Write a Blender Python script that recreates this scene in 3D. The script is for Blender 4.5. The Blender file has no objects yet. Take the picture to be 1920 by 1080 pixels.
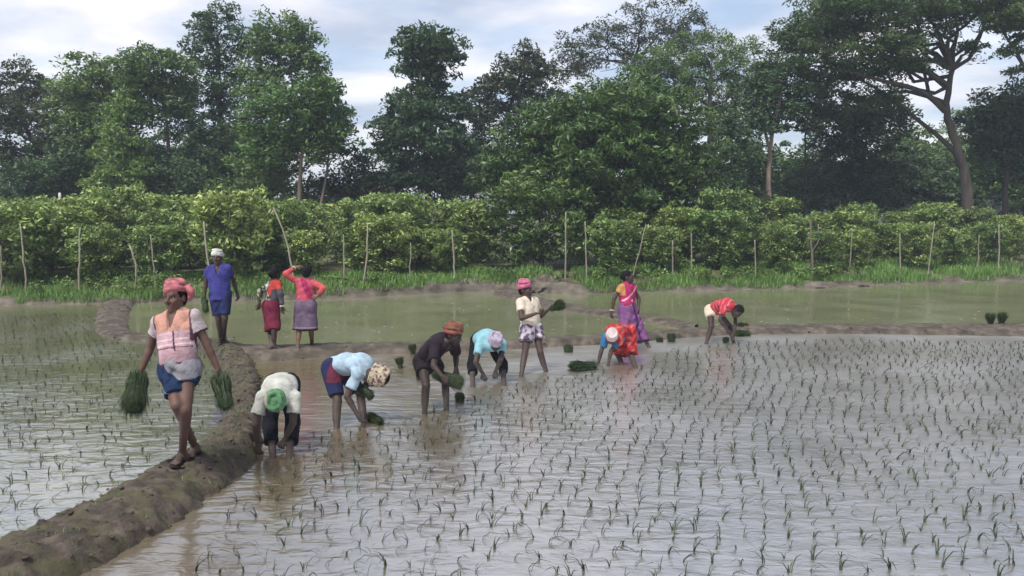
import bpy, math, random
import numpy as np
from mathutils import Vector, noise as mnoise

random.seed(7)
RNG = np.random.default_rng(11)
SC = bpy.context.scene
COL = SC.collection

# ------------------------------------------------------------------ camera
CAM_H, FPX, HORIZON = 2.53, 1600.0, 398.0
PITCH = math.atan((540.0 - HORIZON) / FPX)
cam_data = bpy.data.cameras.new('camera')
cam_data.sensor_width = 36.0
cam_data.lens = 36.0 * FPX / 1920.0
cam_data.clip_start, cam_data.clip_end = 0.1, 3000.0
cam = bpy.data.objects.new('camera', cam_data)
cam.location = (0, 0, CAM_H)
cam.rotation_euler = (math.pi / 2 - PITCH, 0, 0)
COL.objects.link(cam)
SC.camera = cam

# ------------------------------------------------------------------ world
SUN_EL, SUN_AZ = math.radians(58), math.radians(215)   # azimuth clockwise from +Y: behind the camera, to the left
W = bpy.data.worlds.new('World')
SC.world = W
W.use_nodes = True
nt = W.node_tree
nt.nodes.clear()
def N(tree, t, **kw):
    n = tree.nodes.new(t)
    for k, v in kw.items():
        if k in n.inputs:
            n.inputs[k].default_value = v
        else:
            setattr(n, k, v)
    return n
def L(tree, a, b):
    tree.links.new(a, b)
sky = N(nt, 'ShaderNodeTexSky')
sky.sky_type = 'NISHITA'
sky.sun_disc = False
sky.sun_elevation = SUN_EL
sky.sun_rotation = SUN_AZ
sky.altitude = 50
sky.air_density, sky.dust_density, sky.ozone_density = 1.0, 2.0, 2.0
bg_sky = N(nt, 'ShaderNodeBackground', Strength=0.09)
bg_cl = N(nt, 'ShaderNodeBackground', Strength=1.0)
tc = N(nt, 'ShaderNodeTexCoord')
sep = N(nt, 'ShaderNodeSeparateXYZ'); L(nt, tc.outputs['Generated'], sep.inputs[0])
mx = N(nt, 'ShaderNodeMath', operation='MAXIMUM'); mx.inputs[1].default_value = 0.0; L(nt, sep.outputs['Z'], mx.inputs[0])
ad = N(nt, 'ShaderNodeMath', operation='ADD'); ad.inputs[1].default_value = 0.12; L(nt, mx.outputs[0], ad.inputs[0])
dx = N(nt, 'ShaderNodeMath', operation='DIVIDE'); L(nt, sep.outputs['X'], dx.inputs[0]); L(nt, ad.outputs[0], dx.inputs[1])
dy = N(nt, 'ShaderNodeMath', operation='DIVIDE'); L(nt, sep.outputs['Y'], dy.inputs[0]); L(nt, ad.outputs[0], dy.inputs[1])
cmb = N(nt, 'ShaderNodeCombineXYZ'); L(nt, dx.outputs[0], cmb.inputs[0]); L(nt, dy.outputs[0], cmb.inputs[1])
cn = N(nt, 'ShaderNodeTexNoise', Scale=1.35, Detail=6.0, Roughness=0.55, Distortion=0.35); L(nt, cmb.outputs[0], cn.inputs['Vector'])
cr = N(nt, 'ShaderNodeValToRGB'); L(nt, cn.outputs['Fac'], cr.inputs[0])
cr.color_ramp.elements[0].position, cr.color_ramp.elements[1].position = 0.40, 0.62
cr.color_ramp.elements[0].color, cr.color_ramp.elements[1].color = (0.45,) * 3 + (1,), (0.97,) * 3 + (1,)
cn2 = N(nt, 'ShaderNodeTexNoise', Scale=1.05, Detail=5.0, Roughness=0.5); L(nt, cmb.outputs[0], cn2.inputs['Vector'])
cc = N(nt, 'ShaderNodeValToRGB'); L(nt, cn2.outputs['Fac'], cc.inputs[0])
cc.color_ramp.elements[0].position, cc.color_ramp.elements[1].position = 0.40, 0.60
cc.color_ramp.elements[0].color, cc.color_ramp.elements[1].color = (0.265, 0.300, 0.375, 1), (0.56, 0.535, 0.54, 1)
L(nt, cc.outputs[0], bg_cl.inputs['Color'])
L(nt, sky.outputs[0], bg_sky.inputs['Color'])
mixw = N(nt, 'ShaderNodeMixShader'); L(nt, cr.outputs[0], mixw.inputs[0])
L(nt, bg_sky.outputs[0], mixw.inputs[1]); L(nt, bg_cl.outputs[0], mixw.inputs[2])
wo = N(nt, 'ShaderNodeOutputWorld'); L(nt, mixw.outputs[0], wo.inputs['Surface'])

# ------------------------------------------------------------------ sun (soft, through thin cloud)
sd = bpy.data.lights.new('sun', 'SUN')
sd.energy, sd.angle, sd.color = 2.5, math.radians(16), (1.0, 0.97, 0.92)
sun = bpy.data.objects.new('sun', sd)
sdir = Vector((math.sin(SUN_AZ) * math.cos(SUN_EL), math.cos(SUN_AZ) * math.cos(SUN_EL), math.sin(SUN_EL)))
sun.rotation_euler = sdir.to_track_quat('Z', 'Y').to_euler()
COL.objects.link(sun)
SC.view_settings.view_transform = 'Standard'
SC.view_settings.look = 'None'
SC.view_settings.exposure = 1.12
SC.view_settings.gamma = 1.0
SC.view_settings.use_curve_mapping = False
SC.cycles.use_denoising = True
SC.cycles.use_adaptive_sampling = True
SC.cycles.adaptive_threshold = 0.02
SC.cycles.max_bounces = 4
SC.cycles.diffuse_bounces = 2
SC.cycles.glossy_bounces = 2
SC.cycles.transmission_bounces = 2
SC.cycles.transparent_max_bounces = 4
SC.cycles.volume_bounces = 0

# ------------------------------------------------------------------ helpers
_cp, _sp = math.cos(PITCH), math.sin(PITCH)
CAMP = np.array((0.0, 0.0, CAM_H))
def ray(u, v):
    x, y = (u - 960.0) / FPX, (540.0 - v) / FPX
    return np.array((x, y * _sp + _cp, y * _cp - _sp))
def at(u, v, Y):                       # the place seen at photo pixel (u, v), Y metres away
    d = ray(u, v); return CAMP + d * (Y / d[1])
def gp(u, v, z=0.0):                   # the place seen at photo pixel (u, v) at height z
    d = ray(u, v); return CAMP + d * ((z - CAM_H) / d[2])
def pix(p):                            # the reverse
    q = np.asarray(p, float) - CAMP
    yc = q[1] * _sp + q[2] * _cp; zc = q[1] * _cp - q[2] * _sp
    return 960 + FPX * q[0] / zc, 540 - FPX * yc / zc
def unit(v):
    v = np.asarray(v, float); return v / (np.linalg.norm(v) + 1e-12)

def np_mesh(name, verts, faces, k=4, smooth=False, colors=None):
    verts = np.ascontiguousarray(verts, dtype=np.float32); faces = np.ascontiguousarray(faces, dtype=np.int32)
    me = bpy.data.meshes.new(name)
    nf = len(faces)
    me.vertices.add(len(verts)); me.vertices.foreach_set('co', verts.ravel())
    me.loops.add(nf * k); me.loops.foreach_set('vertex_index', faces.ravel())
    me.polygons.add(nf)
    me.polygons.foreach_set('loop_start', np.arange(0, nf * k, k, dtype=np.int32))
    me.polygons.foreach_set('loop_total', np.full(nf, k, dtype=np.int32))
    if smooth:
        me.polygons.foreach_set('use_smooth', np.ones(nf, dtype=bool))
    if colors is not None:
        at_ = me.color_attributes.new('Col', 'FLOAT_COLOR', 'POINT')
        c4 = np.ones((len(verts), 4), dtype=np.float32); c4[:, :3] = colors
        at_.data.foreach_set('color', c4.ravel())
    me.update(calc_edges=True)
    me.validate()
    return me
def obj(name, me, mat=None, parent=None, loc=None):
    o = bpy.data.objects.new(name, me); COL.objects.link(o)
    if mat is not None and me is not None and not me.materials:
        me.materials.append(mat)
    if parent is not None:
        o.parent = parent
    if loc is not None:
        o.location = [float(c) for c in loc]
    return o
def tag(o, label=None, cat=None, group=None, kind=None):
    if label: o['label'] = label
    if cat: o['category'] = cat
    if group: o['group'] = group
    if kind: o['kind'] = kind
    return o
def empty(name, loc):
    o = bpy.data.objects.new(name, None); COL.objects.link(o); o.location = [float(c) for c in loc]
    o.empty_display_size = 0.1
    return o
ORD = ['first', 'second', 'third', 'fourth', 'fifth', 'sixth', 'seventh', 'eighth', 'ninth', 'tenth', 'eleventh', 'twelfth',
       'thirteenth', 'fourteenth', 'fifteenth', 'sixteenth', 'seventeenth', 'eighteenth', 'nineteenth', 'twentieth',
       'twenty-first', 'twenty-second', 'twenty-third', 'twenty-fourth', 'twenty-fifth', 'twenty-sixth', 'twenty-seventh',
       'twenty-eighth', 'twenty-ninth', 'thirtieth']

def tube(pts, rad, n=7, cap=True):
    pts = [np.asarray(p, float) for p in pts]
    V, Fq = [], []
    prev = None
    for i, p in enumerate(pts):
        t = unit(pts[min(i + 1, len(pts) - 1)] - pts[max(i - 1, 0)])
        if prev is None:
            a = np.array((1.0, 0, 0)) if abs(t[0]) < 0.9 else np.array((0, 1.0, 0))
            u = unit(np.cross(t, a))
        else:
            u = unit(prev - t * np.dot(prev, t))
        prev = u
        w = np.cross(t, u)
        for j in range(n):
            an = 2 * math.pi * j / n
            V.append(p + rad[i] * (math.cos(an) * u + math.sin(an) * w))
    for i in range(len(pts) - 1):
        for j in range(n):
            Fq.append((i * n + j, i * n + (j + 1) % n, (i + 1) * n + (j + 1) % n, (i + 1) * n + j))
    if cap:
        c = len(V); V.append(pts[-1] + unit(pts[-1] - pts[-2]) * rad[-1] * 0.5)
        for j in range(n):
            Fq.append(((len(pts) - 1) * n + j, (len(pts) - 1) * n + (j + 1) % n, c, c))
    return np.array(V), np.array(Fq)
class Bag:                              # collects quads (a repeated last index is a triangle)
    def __init__(s): s.v, s.f, s.c, s.n = [], [], [], 0
    def add(s, V, Fq, col=None):
        s.v.append(np.asarray(V, float)); s.f.append(np.asarray(Fq, int) + s.n); s.n += len(V)
        if col is not None: s.c.append(np.tile(np.asarray(col, float), (len(V), 1)) if np.ndim(col) == 1 else col)
    def mesh(s, name, smooth=False, origin=(0, 0, 0)):
        V = np.concatenate(s.v) - np.asarray(origin, float); Fq = np.concatenate(s.f)
        tri = Fq[:, 2] == Fq[:, 3]
        cols = np.concatenate(s.c) if s.c else None
        if not tri.any():
            return np_mesh(name, V, Fq, 4, smooth, cols)
        me = bpy.data.meshes.new(name)
        me.from_pydata(V.tolist(), [], [tuple(f[:3]) if t else tuple(f) for f, t in zip(Fq.tolist(), tri)])
        if smooth: me.polygons.foreach_set('use_smooth', np.ones(len(me.polygons), dtype=bool))
        if cols is not None:
            a_ = me.color_attributes.new('Col', 'FLOAT_COLOR', 'POINT')
            c4 = np.ones((len(V), 4), dtype=np.float32); c4[:, :3] = cols
            a_.data.foreach_set('color', c4.ravel())
        me.update()
        return me
def resample(poly, n=None, step=None):
    P = np.asarray(poly, float)
    # smooth the polyline a little (Chaikin) and resample evenly
    for _ in range(2):
        Q = [P[0]]
        for a, b in zip(P[:-1], P[1:]):
            Q += [a * .75 + b * .25, a * .25 + b * .75]
        Q.append(P[-1]); P = np.array(Q)
    d = np.r_[0, np.cumsum(np.linalg.norm(np.diff(P, axis=0), axis=1))]
    if n is None: n = max(2, int(d[-1] / step))
    t = np.linspace(0, d[-1], n)
    return np.stack([np.interp(t, d, P[:, k]) for k in range(P.shape[1])], 1)
def fbm(P, scale, octv=3, seed=0.0):
    out = np.empty(len(P))
    for i, p in enumerate(P):
        out[i] = mnoise.fractal(Vector((p[0] * scale + seed, p[1] * scale - seed, p[2] * scale)), 0.9, 2.1, octv)
    return out

# ------------------------------------------------------------------ materials
def new_mat(name):
    m = bpy.data.materials.new(name); m.use_nodes = True
    t = m.node_tree; t.nodes.clear()
    o = N(t, 'ShaderNodeOutputMaterial'); b = N(t, 'ShaderNodeBsdfPrincipled')
    L(t, b.outputs[0], o.inputs['Surface'])
    return m, t, b, o
def ramp(t, fac, stops):
    r = N(t, 'ShaderNodeValToRGB')
    while len(r.color_ramp.elements) < len(stops): r.color_ramp.elements.new(0.5)
    for e, (p, c) in zip(r.color_ramp.elements, stops):
        e.position = p; e.color = tuple(c) + (1,)
    L(t, fac, r.inputs[0]); return r
def mat_mud(name, dark, mid, light, scale=3.0, green=None, rough=0.85, bump=0.6):
    m, t, b, o = new_mat(name)
    c = N(t, 'ShaderNodeTexCoord')
    n1 = N(t, 'ShaderNodeTexNoise', Scale=scale, Detail=8.0, Roughness=0.65); L(t, c.outputs['Object'], n1.inputs['Vector'])
    r = ramp(t, n1.outputs['Fac'], [(0.3, dark), (0.5, mid), (0.72, light)])
    last = r.outputs[0]
    if green is not None:
        n2 = N(t, 'ShaderNodeTexNoise', Scale=scale * 0.8, Detail=5.0); L(t, c.outputs['Object'], n2.inputs['Vector'])
        mp = N(t, 'ShaderNodeMapRange'); mp.inputs['From Min'].default_value = 0.48; mp.inputs['From Max'].default_value = 0.62
        L(t, n2.outputs['Fac'], mp.inputs['Value'])
        g = N(t, 'ShaderNodeMix', data_type='RGBA'); L(t, mp.outputs[0], g.inputs[0]); L(t, last, g.inputs[6]); g.inputs[7].default_value = tuple(green) + (1,)
        last = g.outputs[2]
    L(t, last, b.inputs['Base Color'])
    b.inputs['Roughness'].default_value = rough
    b.inputs['Specular IOR Level'].default_value = 0.35
    n3 = N(t, 'ShaderNodeTexNoise', Scale=scale * 7, Detail=6.0, Roughness=0.7); L(t, c.outputs['Object'], n3.inputs['Vector'])
    bp = N(t, 'ShaderNodeBump', Strength=bump, Distance=0.03); L(t, n3.outputs['Fac'], bp.inputs['Height']); L(t, bp.outputs[0], b.inputs['Normal'])
    return m
def mat_water(name, mud1, mud2, slope, scl, ior=1.5, rough=0.06, stretch=(0.45, 1.0, 1.0), patch=0.5, cscale=0.35, calm=None):
    m, t, b, o = new_mat(name)
    c = N(t, 'ShaderNodeTexCoord')
    nc = N(t, 'ShaderNodeTexNoise', Scale=cscale, Detail=5.0, Roughness=0.6); L(t, c.outputs['Object'], nc.inputs['Vector'])
    r = ramp(t, nc.outputs['Fac'], [(0.35, mud1), (0.65, mud2)])
    L(t, r.outputs[0], b.inputs['Base Color'])
    b.inputs['IOR'].default_value = ior
    mp = N(t, 'ShaderNodeMapping'); mp.inputs['Scale'].default_value = stretch; L(t, c.outputs['Object'], mp.inputs['Vector'])
    n1 = N(t, 'ShaderNodeTexNoise', Scale=scl, Detail=3.0, Roughness=0.55, Distortion=0.4); L(t, mp.outputs[0], n1.inputs['Vector'])
    n2 = N(t, 'ShaderNodeTexNoise', Scale=0.55, Detail=2.0); L(t, c.outputs['Object'], n2.inputs['Vector'])
    pr = N(t, 'ShaderNodeMapRange'); pr.inputs['From Min'].default_value = 0.35; pr.inputs['From Max'].default_value = 0.65
    pr.inputs['To Min'].default_value = 1.0 - patch; pr.inputs['To Max'].default_value = 1.0
    L(t, n2.outputs['Fac'], pr.inputs['Value'])
    rr = N(t, 'ShaderNodeMath', operation='MULTIPLY'); rr.inputs[1].default_value = rough; L(t, pr.outputs[0], rr.inputs[0]); L(t, rr.outputs[0], b.inputs['Roughness'])
    if calm:                           # sheltered water beside the bund lies still, the open field is ruffled
        sx = N(t, 'ShaderNodeSeparateXYZ'); L(t, c.outputs['Object'], sx.inputs[0])
        wob = N(t, 'ShaderNodeMath', operation='MULTIPLY_ADD'); wob.inputs[1].default_value = 2.2; L(t, n2.outputs['Fac'], wob.inputs[0]); L(t, sx.outputs['X'], wob.inputs[2])
        def lerp(lo, hi):
            q = N(t, 'ShaderNodeMapRange', interpolation_type='SMOOTHSTEP'); q.inputs['From Min'].default_value = calm[0]; q.inputs['From Max'].default_value = calm[1]
            q.inputs['To Min'].default_value = lo; q.inputs['To Max'].default_value = hi; L(t, wob.outputs[0], q.inputs['Value']); return q.outputs[0]
        L(t, lerp(calm[2], rough), rr.inputs[1]); L(t, lerp(calm[3], ior), b.inputs['IOR'])
    h = N(t, 'ShaderNodeMath', operation='MULTIPLY'); L(t, n1.outputs['Fac'], h.inputs[0]); L(t, pr.outputs[0], h.inputs[1])
    bp = N(t, 'ShaderNodeBump', Strength=1.0, Distance=slope); L(t, h.outputs[0], bp.inputs['Height']); L(t, bp.outputs[0], b.inputs['Normal'])
    return m
def mat_attr(name, rough=0.8, bump=0.25, bscale=60.0, spec=0.3, vary=0.25, vscale=9.0, sheen=0.0):
    m, t, b, o = new_mat(name)
    a = N(t, 'ShaderNodeVertexColor'); a.layer_name = 'Col'
    c = N(t, 'ShaderNodeTexCoord')
    n = N(t, 'ShaderNodeTexNoise', Scale=vscale, Detail=5.0, Roughness=0.6); L(t, c.outputs['Object'], n.inputs['Vector'])
    mp = N(t, 'ShaderNodeMapRange'); mp.inputs['From Min'].default_value = 0.3; mp.inputs['From Max'].default_value = 0.7
    mp.inputs['To Min'].default_value = 1 - vary; mp.inputs['To Max'].default_value = 1 + vary * 0.5
    L(t, n.outputs['Fac'], mp.inputs['Value'])
    mu = N(t, 'ShaderNodeVectorMath', operation='SCALE'); L(t, a.outputs[0], mu.inputs[0]); L(t, mp.outputs[0], mu.inputs['Scale'])
    L(t, mu.outputs[0], b.inputs['Base Color'])
    b.inputs['Roughness'].default_value = rough; b.inputs['Specular IOR Level'].default_value = spec
    if sheen: b.inputs['Sheen Weight'].default_value = sheen
    n2 = N(t, 'ShaderNodeTexNoise', Scale=bscale, Detail=5.0, Distortion=1.2); L(t, c.outputs['Object'], n2.inputs['Vector'])
    bp = N(t, 'ShaderNodeBump', Strength=bump, Distance=0.02 if bscale < 50 else 0.01); L(t, n2.outputs['Fac'], bp.inputs['Height']); L(t, bp.outputs[0], b.inputs['Normal'])
    return m
def mat_leaf(name, c1, c2, c3, trans=0.35, rough=0.55):
    m, t, b, o = new_mat(name)
    g = N(t, 'ShaderNodeNewGeometry')
    r = ramp(t, g.outputs['Random Per Island'], [(0.0, c1), (0.55, c2), (1.0, c3)])
    c = N(t, 'ShaderNodeTexCoord')
    n = N(t, 'ShaderNodeTexNoise', Scale=0.8, Detail=3.0); L(t, c.outputs['Object'], n.inputs['Vector'])
    mp = N(t, 'ShaderNodeMapRange'); mp.inputs['From Min'].default_value = 0.35; mp.inputs['From Max'].default_value = 0.65
    mp.inputs['To Min'].default_value = 0.72; mp.inputs['To Max'].default_value = 1.25; L(t, n.outputs['Fac'], mp.inputs['Value'])
    mu = N(t, 'ShaderNodeVectorMath', operation='SCALE'); L(t, r.outputs[0], mu.inputs[0]); L(t, mp.outputs[0], mu.inputs['Scale'])
    oi = N(t, 'ShaderNodeObjectInfo')                # every plant has its own shade of green
    hs = N(t, 'ShaderNodeHueSaturation'); hm = N(t, 'ShaderNodeMapRange'); hm.inputs['To Min'].default_value = 0.482; hm.inputs['To Max'].default_value = 0.512
    vm = N(t, 'ShaderNodeMapRange'); vm.inputs['To Min'].default_value = 1.22; vm.inputs['To Max'].default_value = 0.80
    L(t, oi.outputs['Random'], hm.inputs['Value']); L(t, oi.outputs['Random'], vm.inputs['Value']); L(t, hm.outputs[0], hs.inputs['Hue']); L(t, vm.outputs[0], hs.inputs['Value'])
    L(t, mu.outputs[0], hs.inputs['Color']); mu = hs
    L(t, mu.outputs[0], b.inputs['Base Color'])
    b.inputs['Roughness'].default_value = rough; b.inputs['Specular IOR Level'].default_value = 0.4
    tr = N(t, 'ShaderNodeBsdfTranslucent'); L(t, mu.outputs[0], tr.inputs['Color'])
    mix = N(t, 'ShaderNodeMixShader', Fac=trans); L(t, b.outputs[0], mix.inputs[1]); L(t, tr.outputs[0], mix.inputs[2])
    L(t, mix.outputs[0], o.inputs['Surface'])
    return m
def mat_bark(name, c1, c2, scale=5.0):
    m, t, b, o = new_mat(name)
    c = N(t, 'ShaderNodeTexCoord')
    mp = N(t, 'ShaderNodeMapping'); mp.inputs['Scale'].default_value = (1, 1, 0.25); L(t, c.outputs['Object'], mp.inputs['Vector'])
    n = N(t, 'ShaderNodeTexNoise', Scale=scale, Detail=8.0, Roughness=0.7); L(t, mp.outputs[0], n.inputs['Vector'])
    r = ramp(t, n.outputs['Fac'], [(0.3, c1), (0.7, c2)]); L(t, r.outputs[0], b.inputs['Base Color'])
    b.inputs['Roughness'].default_value = 0.9
    bp = N(t, 'ShaderNodeBump', Strength=0.6, Distance=0.03); L(t, n.outputs['Fac'], bp.inputs['Height']); L(t, bp.outputs[0], b.inputs['Normal'])
    return m

# ================================================================== SETTING
M_MUD = mat_mud('bund_mud', (0.016, 0.013, 0.010), (0.054, 0.042, 0.032), (0.125, 0.100, 0.078), 5.5, green=(0.060, 0.056, 0.028))
M_MUD2 = mat_mud('low_bund_mud', (0.022, 0.018, 0.014), (0.064, 0.052, 0.039), (0.140, 0.115, 0.090), 4.0)
M_GROUND = mat_mud('grassy_soil', (0.03, 0.032, 0.014), (0.07, 0.075, 0.028), (0.12, 0.115, 0.055), 0.9)
M_BANK = mat_mud('bank_mud', (0.030, 0.025, 0.019), (0.085, 0.072, 0.056), (0.16, 0.135, 0.105), 2.2)
M_WF = mat_water('water_planted', (0.105, 0.078, 0.042), (0.120, 0.100, 0.068), 0.022, 5.0, ior=10.0, rough=0.36, patch=0.25, calm=(-2.4, 2.6, 0.17, 3.8))
M_WL = mat_water('water_left', (0.085, 0.088, 0.045), (0.12, 0.113, 0.066), 0.020, 5.0, ior=7.0, rough=0.20, patch=0.5)
M_WM = mat_water('water_middle', (0.110, 0.118, 0.064), (0.150, 0.152, 0.090), 0.008, 5.0, ior=2.5, cscale=0.6, rough=0.2)
M_WB = mat_water('water_back', (0.110, 0.118, 0.064), (0.150, 0.152, 0.090), 0.009, 4.0, ior=2.5, cscale=0.6, rough=0.2)

# the mud bed under everything
o = obj('ground', np_mesh('ground', [(-900, -60, -0.45), (900, -60, -0.45), (900, 1500, -0.45), (-900, 1500, -0.45)], [(0, 1, 2, 3)]), M_GROUND)
tag(o, 'muddy ground under the flooded fields', kind='structure')

EARTH = []
def earth_z(x, y, r=0.05):          # height of the mud at a spot
    best = 0.0
    for P in EARTH:
        d = (P[:, 0] - x) ** 2 + (P[:, 1] - y) ** 2
        m = d < r * r
        if m.any(): best = max(best, float(P[m, 2].mean()))
    return best
def strip(name, left, right, hgt, step=0.03, ncross=22, rough=0.05, mat=None, profile=None, seed=0.0, lump=0.6):
    """a bund: an earth ridge between two water edges"""
    Lp = resample(left, step=step); n = len(Lp)
    Rp = resample(right, n=n)
    hs = np.interp(np.linspace(0, 1, n), np.linspace(0, 1, len(hgt)), hgt)
    t = np.linspace(-0.12, 1.12, ncross)
    V = np.empty((n, ncross, 3))
    V[:, :, :2] = Lp[:, None, :2] + (Rp - Lp)[:, None, :2] * t[None, :, None]
    prof = np.clip(1 - np.abs(2 * t - 1) ** 3.2, -0.6, 1)
    V[:, :, 2] = hs[:, None] * prof[None, :]
    P = V.reshape(-1, 3)
    f1 = fbm(P, 1.7, 3, seed); f2 = fbm(P, 6.5, 4, seed + 5); f3 = fbm(P, 19.0, 3, seed + 9)
    amp = rough * (1.1 * f1 * lump + 0.55 * f2 + 0.28 * f3) * np.clip(np.repeat(hs, ncross) / 0.2, 0.35, 1)
    P[:, 2] += amp - 0.004
    P[:, 0] += 0.7 * rough * f2[::-1]
    i = np.arange(n - 1)[:, None] * ncross + np.arange(ncross - 1)[None, :]
    Fq = np.stack([i, i + 1, i + ncross + 1, i + ncross], -1).reshape(-1, 4)
    c = P.mean(0); c[2] = 0
    o = obj(name, np_mesh(name, P - c, Fq, 4, True), mat or M_MUD, loc=c)
    EARTH.append(P)
    return o
G = lambda pts, z=0.0: [gp(u, v, z) for u, v in pts]
mainL = G([(-330, 1170), (-120, 1062), (0, 1003), (110, 962), (215, 907), (290, 872), (335, 850), (398, 802), (428, 762), (434, 720), (424, 690), (398, 660), (372, 641)], 0.12)
mainR = G([(-60, 1210), (60, 1125), (150, 1078), (300, 1000), (400, 932), (462, 884), (490, 850), (488, 800), (490, 745), (486, 712), (478, 692), (470, 672), (450, 655)], 0.0)
o = strip('mud_bund', mainL, mainR, [0.20, 0.20, 0.20, 0.20, 0.20, 0.19, 0.17], 0.020, 40, 0.070)
MAIN = EARTH[-1].copy()
tag(o, 'thick brown mud bund running from the lower left corner, walked on by a man', kind='structure')
segB_L = G([(440, 655), (380, 653), (290, 640), (240, 638), (180, 632), (176, 600), (188, 575), (196, 566)], 0.0)
segB_R = G([(440, 640), (385, 640), (290, 629), (262, 628), (240, 616), (240, 600), (244, 580), (256, 566)], 0.0)
o = strip('mud_bund', segB_L, segB_R, [0.15, 0.09, 0.07, 0.08, 0.10, 0.14], 0.05, 20, 0.05, seed=3.0, mat=M_MUD2)
tag(o, 'low mud bund bending from the junction back to the far bank', kind='structure')
crF = G([(425, 670), (480, 680), (600, 669), (700, 664), (800, 661), (940, 656), (1050, 650), (1150, 645), (1240, 638), (1300, 632), (1400, 627), (1600, 626), (1800, 629), (2010, 633), (2300, 640)], 0.0)
crB = G([(425, 650), (480, 654), (600, 651), (700, 650), (800, 648), (940, 644), (1050, 638), (1150, 633), (1240, 627), (1300, 620), (1400, 614), (1600, 613), (1800, 612), (2010, 612), (2300, 614)], 0.0)
o = strip('mud_bund', crB, crF, [0.15, 0.14, 0.13, 0.12, 0.12, 0.12, 0.13, 0.14, 0.14], 0.05, 20, 0.055, seed=8.0, mat=M_MUD2)
tag(o, 'long low mud bund crossing the picture behind the planters', kind='structure')
dgF = G([(925, 552), (1000, 572), (1060, 582), (1130, 592), (1230, 606), (1300, 621)], 0.0)
dgB = G([(950, 540), (1020, 562), (1075, 572), (1150, 583), (1240, 596), (1310, 611)], 0.0)
o = strip('mud_bund', dgB, dgF, [0.11, 0.08, 0.07, 0.07, 0.08, 0.09], 0.06, 14, 0.05, seed=13.0, mat=M_MUD2)
tag(o, 'thin broken mud ridge slanting from the far bank to the long bund', kind='structure')

# far bank: mud face, grassy shelf and the land behind it as one sheet
bank_px = [(-900, 590), (-400, 580), (-100, 575), (0, 572), (100, 571), (200, 570), (300, 567), (500, 562), (640, 560), (760, 553), (900, 545), (960, 546), (1060, 551),
           (1150, 549), (1300, 545), (1500, 539), (1700, 532), (1920, 524), (2050, 519), (2400, 508), (3000, 492)]
bl = resample(G(bank_px), step=0.12)
def bank_h(x):       # height of the mud face
    return np.interp(x, [-14, -11, -6, -3, 0, 1.5, 4, 10, 20], [0.16, 0.17, 0.24, 0.34, 0.34, 0.28, 0.18, 0.15, 0.17])
offs = [(-0.25, -0.35), (0.0, 0.0), (0.06, 0.28), (0.14, 0.6), (0.24, 0.85), (0.4, 0.97), (0.65, 1.02), (1.0, 1.06), (1.5, 1.1)]
rows = []
for d, zf in offs:
    r = bl.copy(); r[:, 1] += d; r[:, 2] = bank_h(bl[:, 0]) * zf; rows.append(r)
for d, z in ((2.5, 0.42), (4, 0.45), (7, 0.5), (12, 0.5), (20, 0.5), (40, 0.5), (90, 0.5), (300, 0.5), (900, 0.5)):
    r = bl.copy(); r[:, 1] += d; r[:, 2] = z; r[:, 0] *= 1 + max(0, d - 12) * 0.09; rows.append(r)
V = np.stack(rows, 1); n, m_ = V.shape[:2]; P = V.reshape(-1, 3)
near = np.tile(np.array([1] * 11 + [0.6] * 2 + [0] * (m_ - 13), float), n)
P[:, 2] += near * (0.09 * fbm(P, 1.1, 3, 2.0) + 0.035 * fbm(P, 4.5, 3, 4.0))
P[:, 1] += near * 0.16 * fbm(P, 0.9, 3, 7.0)
i = np.arange(n - 1)[:, None] * m_ + np.arange(m_ - 1)[None, :]
Fq = np.stack([i, i + m_, i + m_ + 1, i + 1], -1)
me = np_mesh('bank', P, Fq.reshape(-1, 4), 4, True)
o = obj('bank', me, M_BANK); me.materials.append(M_GROUND)
mi = np.tile(np.array([0] * 5 + [1] * (m_ - 6)), n - 1).astype(np.int32); me.polygons.foreach_set('material_index', mi)
tag(o, 'far mud bank with grassy land behind it', kind='structure')

# water: four flooded fields
def sheet(name, pts, z, mat, label):
    me = bpy.data.meshes.new(name)
    P = [(p[0], p[1], z) for p in pts]
    me.from_pydata(P, [], [tuple(range(len(P)))]); me.update()
    o = obj(name, me, mat); tag(o, label, kind='structure'); return o
mid = lambda A, B, n=24: list((resample(A, n=n) + resample(B, n=n)) / 2)
mM, mB, mC, mD = mid(mainL, mainR), mid(segB_L, segB_R), mid(crB, crF), mid(dgB, dgF, 10)
bk = [p + np.array((0, 0.22, 0)) for p in bl[::10]]
xj = 200.0
def bank_part(x0, x1): return [p for p in bk if x0 <= p[0] <= x1]
sheet('paddy_water', [np.array((-3.2, 1.0, 0))] + mM + mC[1:] + [np.array((40, 12, 0)), np.array((20, 1.0, 0))], 0.0, M_WF,
      'rippled muddy water of the near paddy being planted')
sheet('paddy_water', [np.array((-3.2, 1.0, 0)), np.array((-30, 1.0, 0)), np.array((-45, 22, 0))] + bank_part(-40, mB[-1][0]) + mB[::-1] + mM[::-1], -0.004, M_WL,
      'greenish shining water of the planted paddy at left')
jd = min(range(len(mC)), key=lambda k: abs(mC[k][0] - mD[-1][0]))
sheet('paddy_water', mB[2:] + bank_part(mB[-1][0], mD[0][0]) + mD + mC[jd::-1], -0.008, M_WM, 'calm olive green water of the middle paddy')
sheet('paddy_water', mD[::-1] + bank_part(mD[0][0], 60) + mC[:jd:-1], -0.012, M_WB, 'calm green water of the paddy at the back right')

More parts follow.
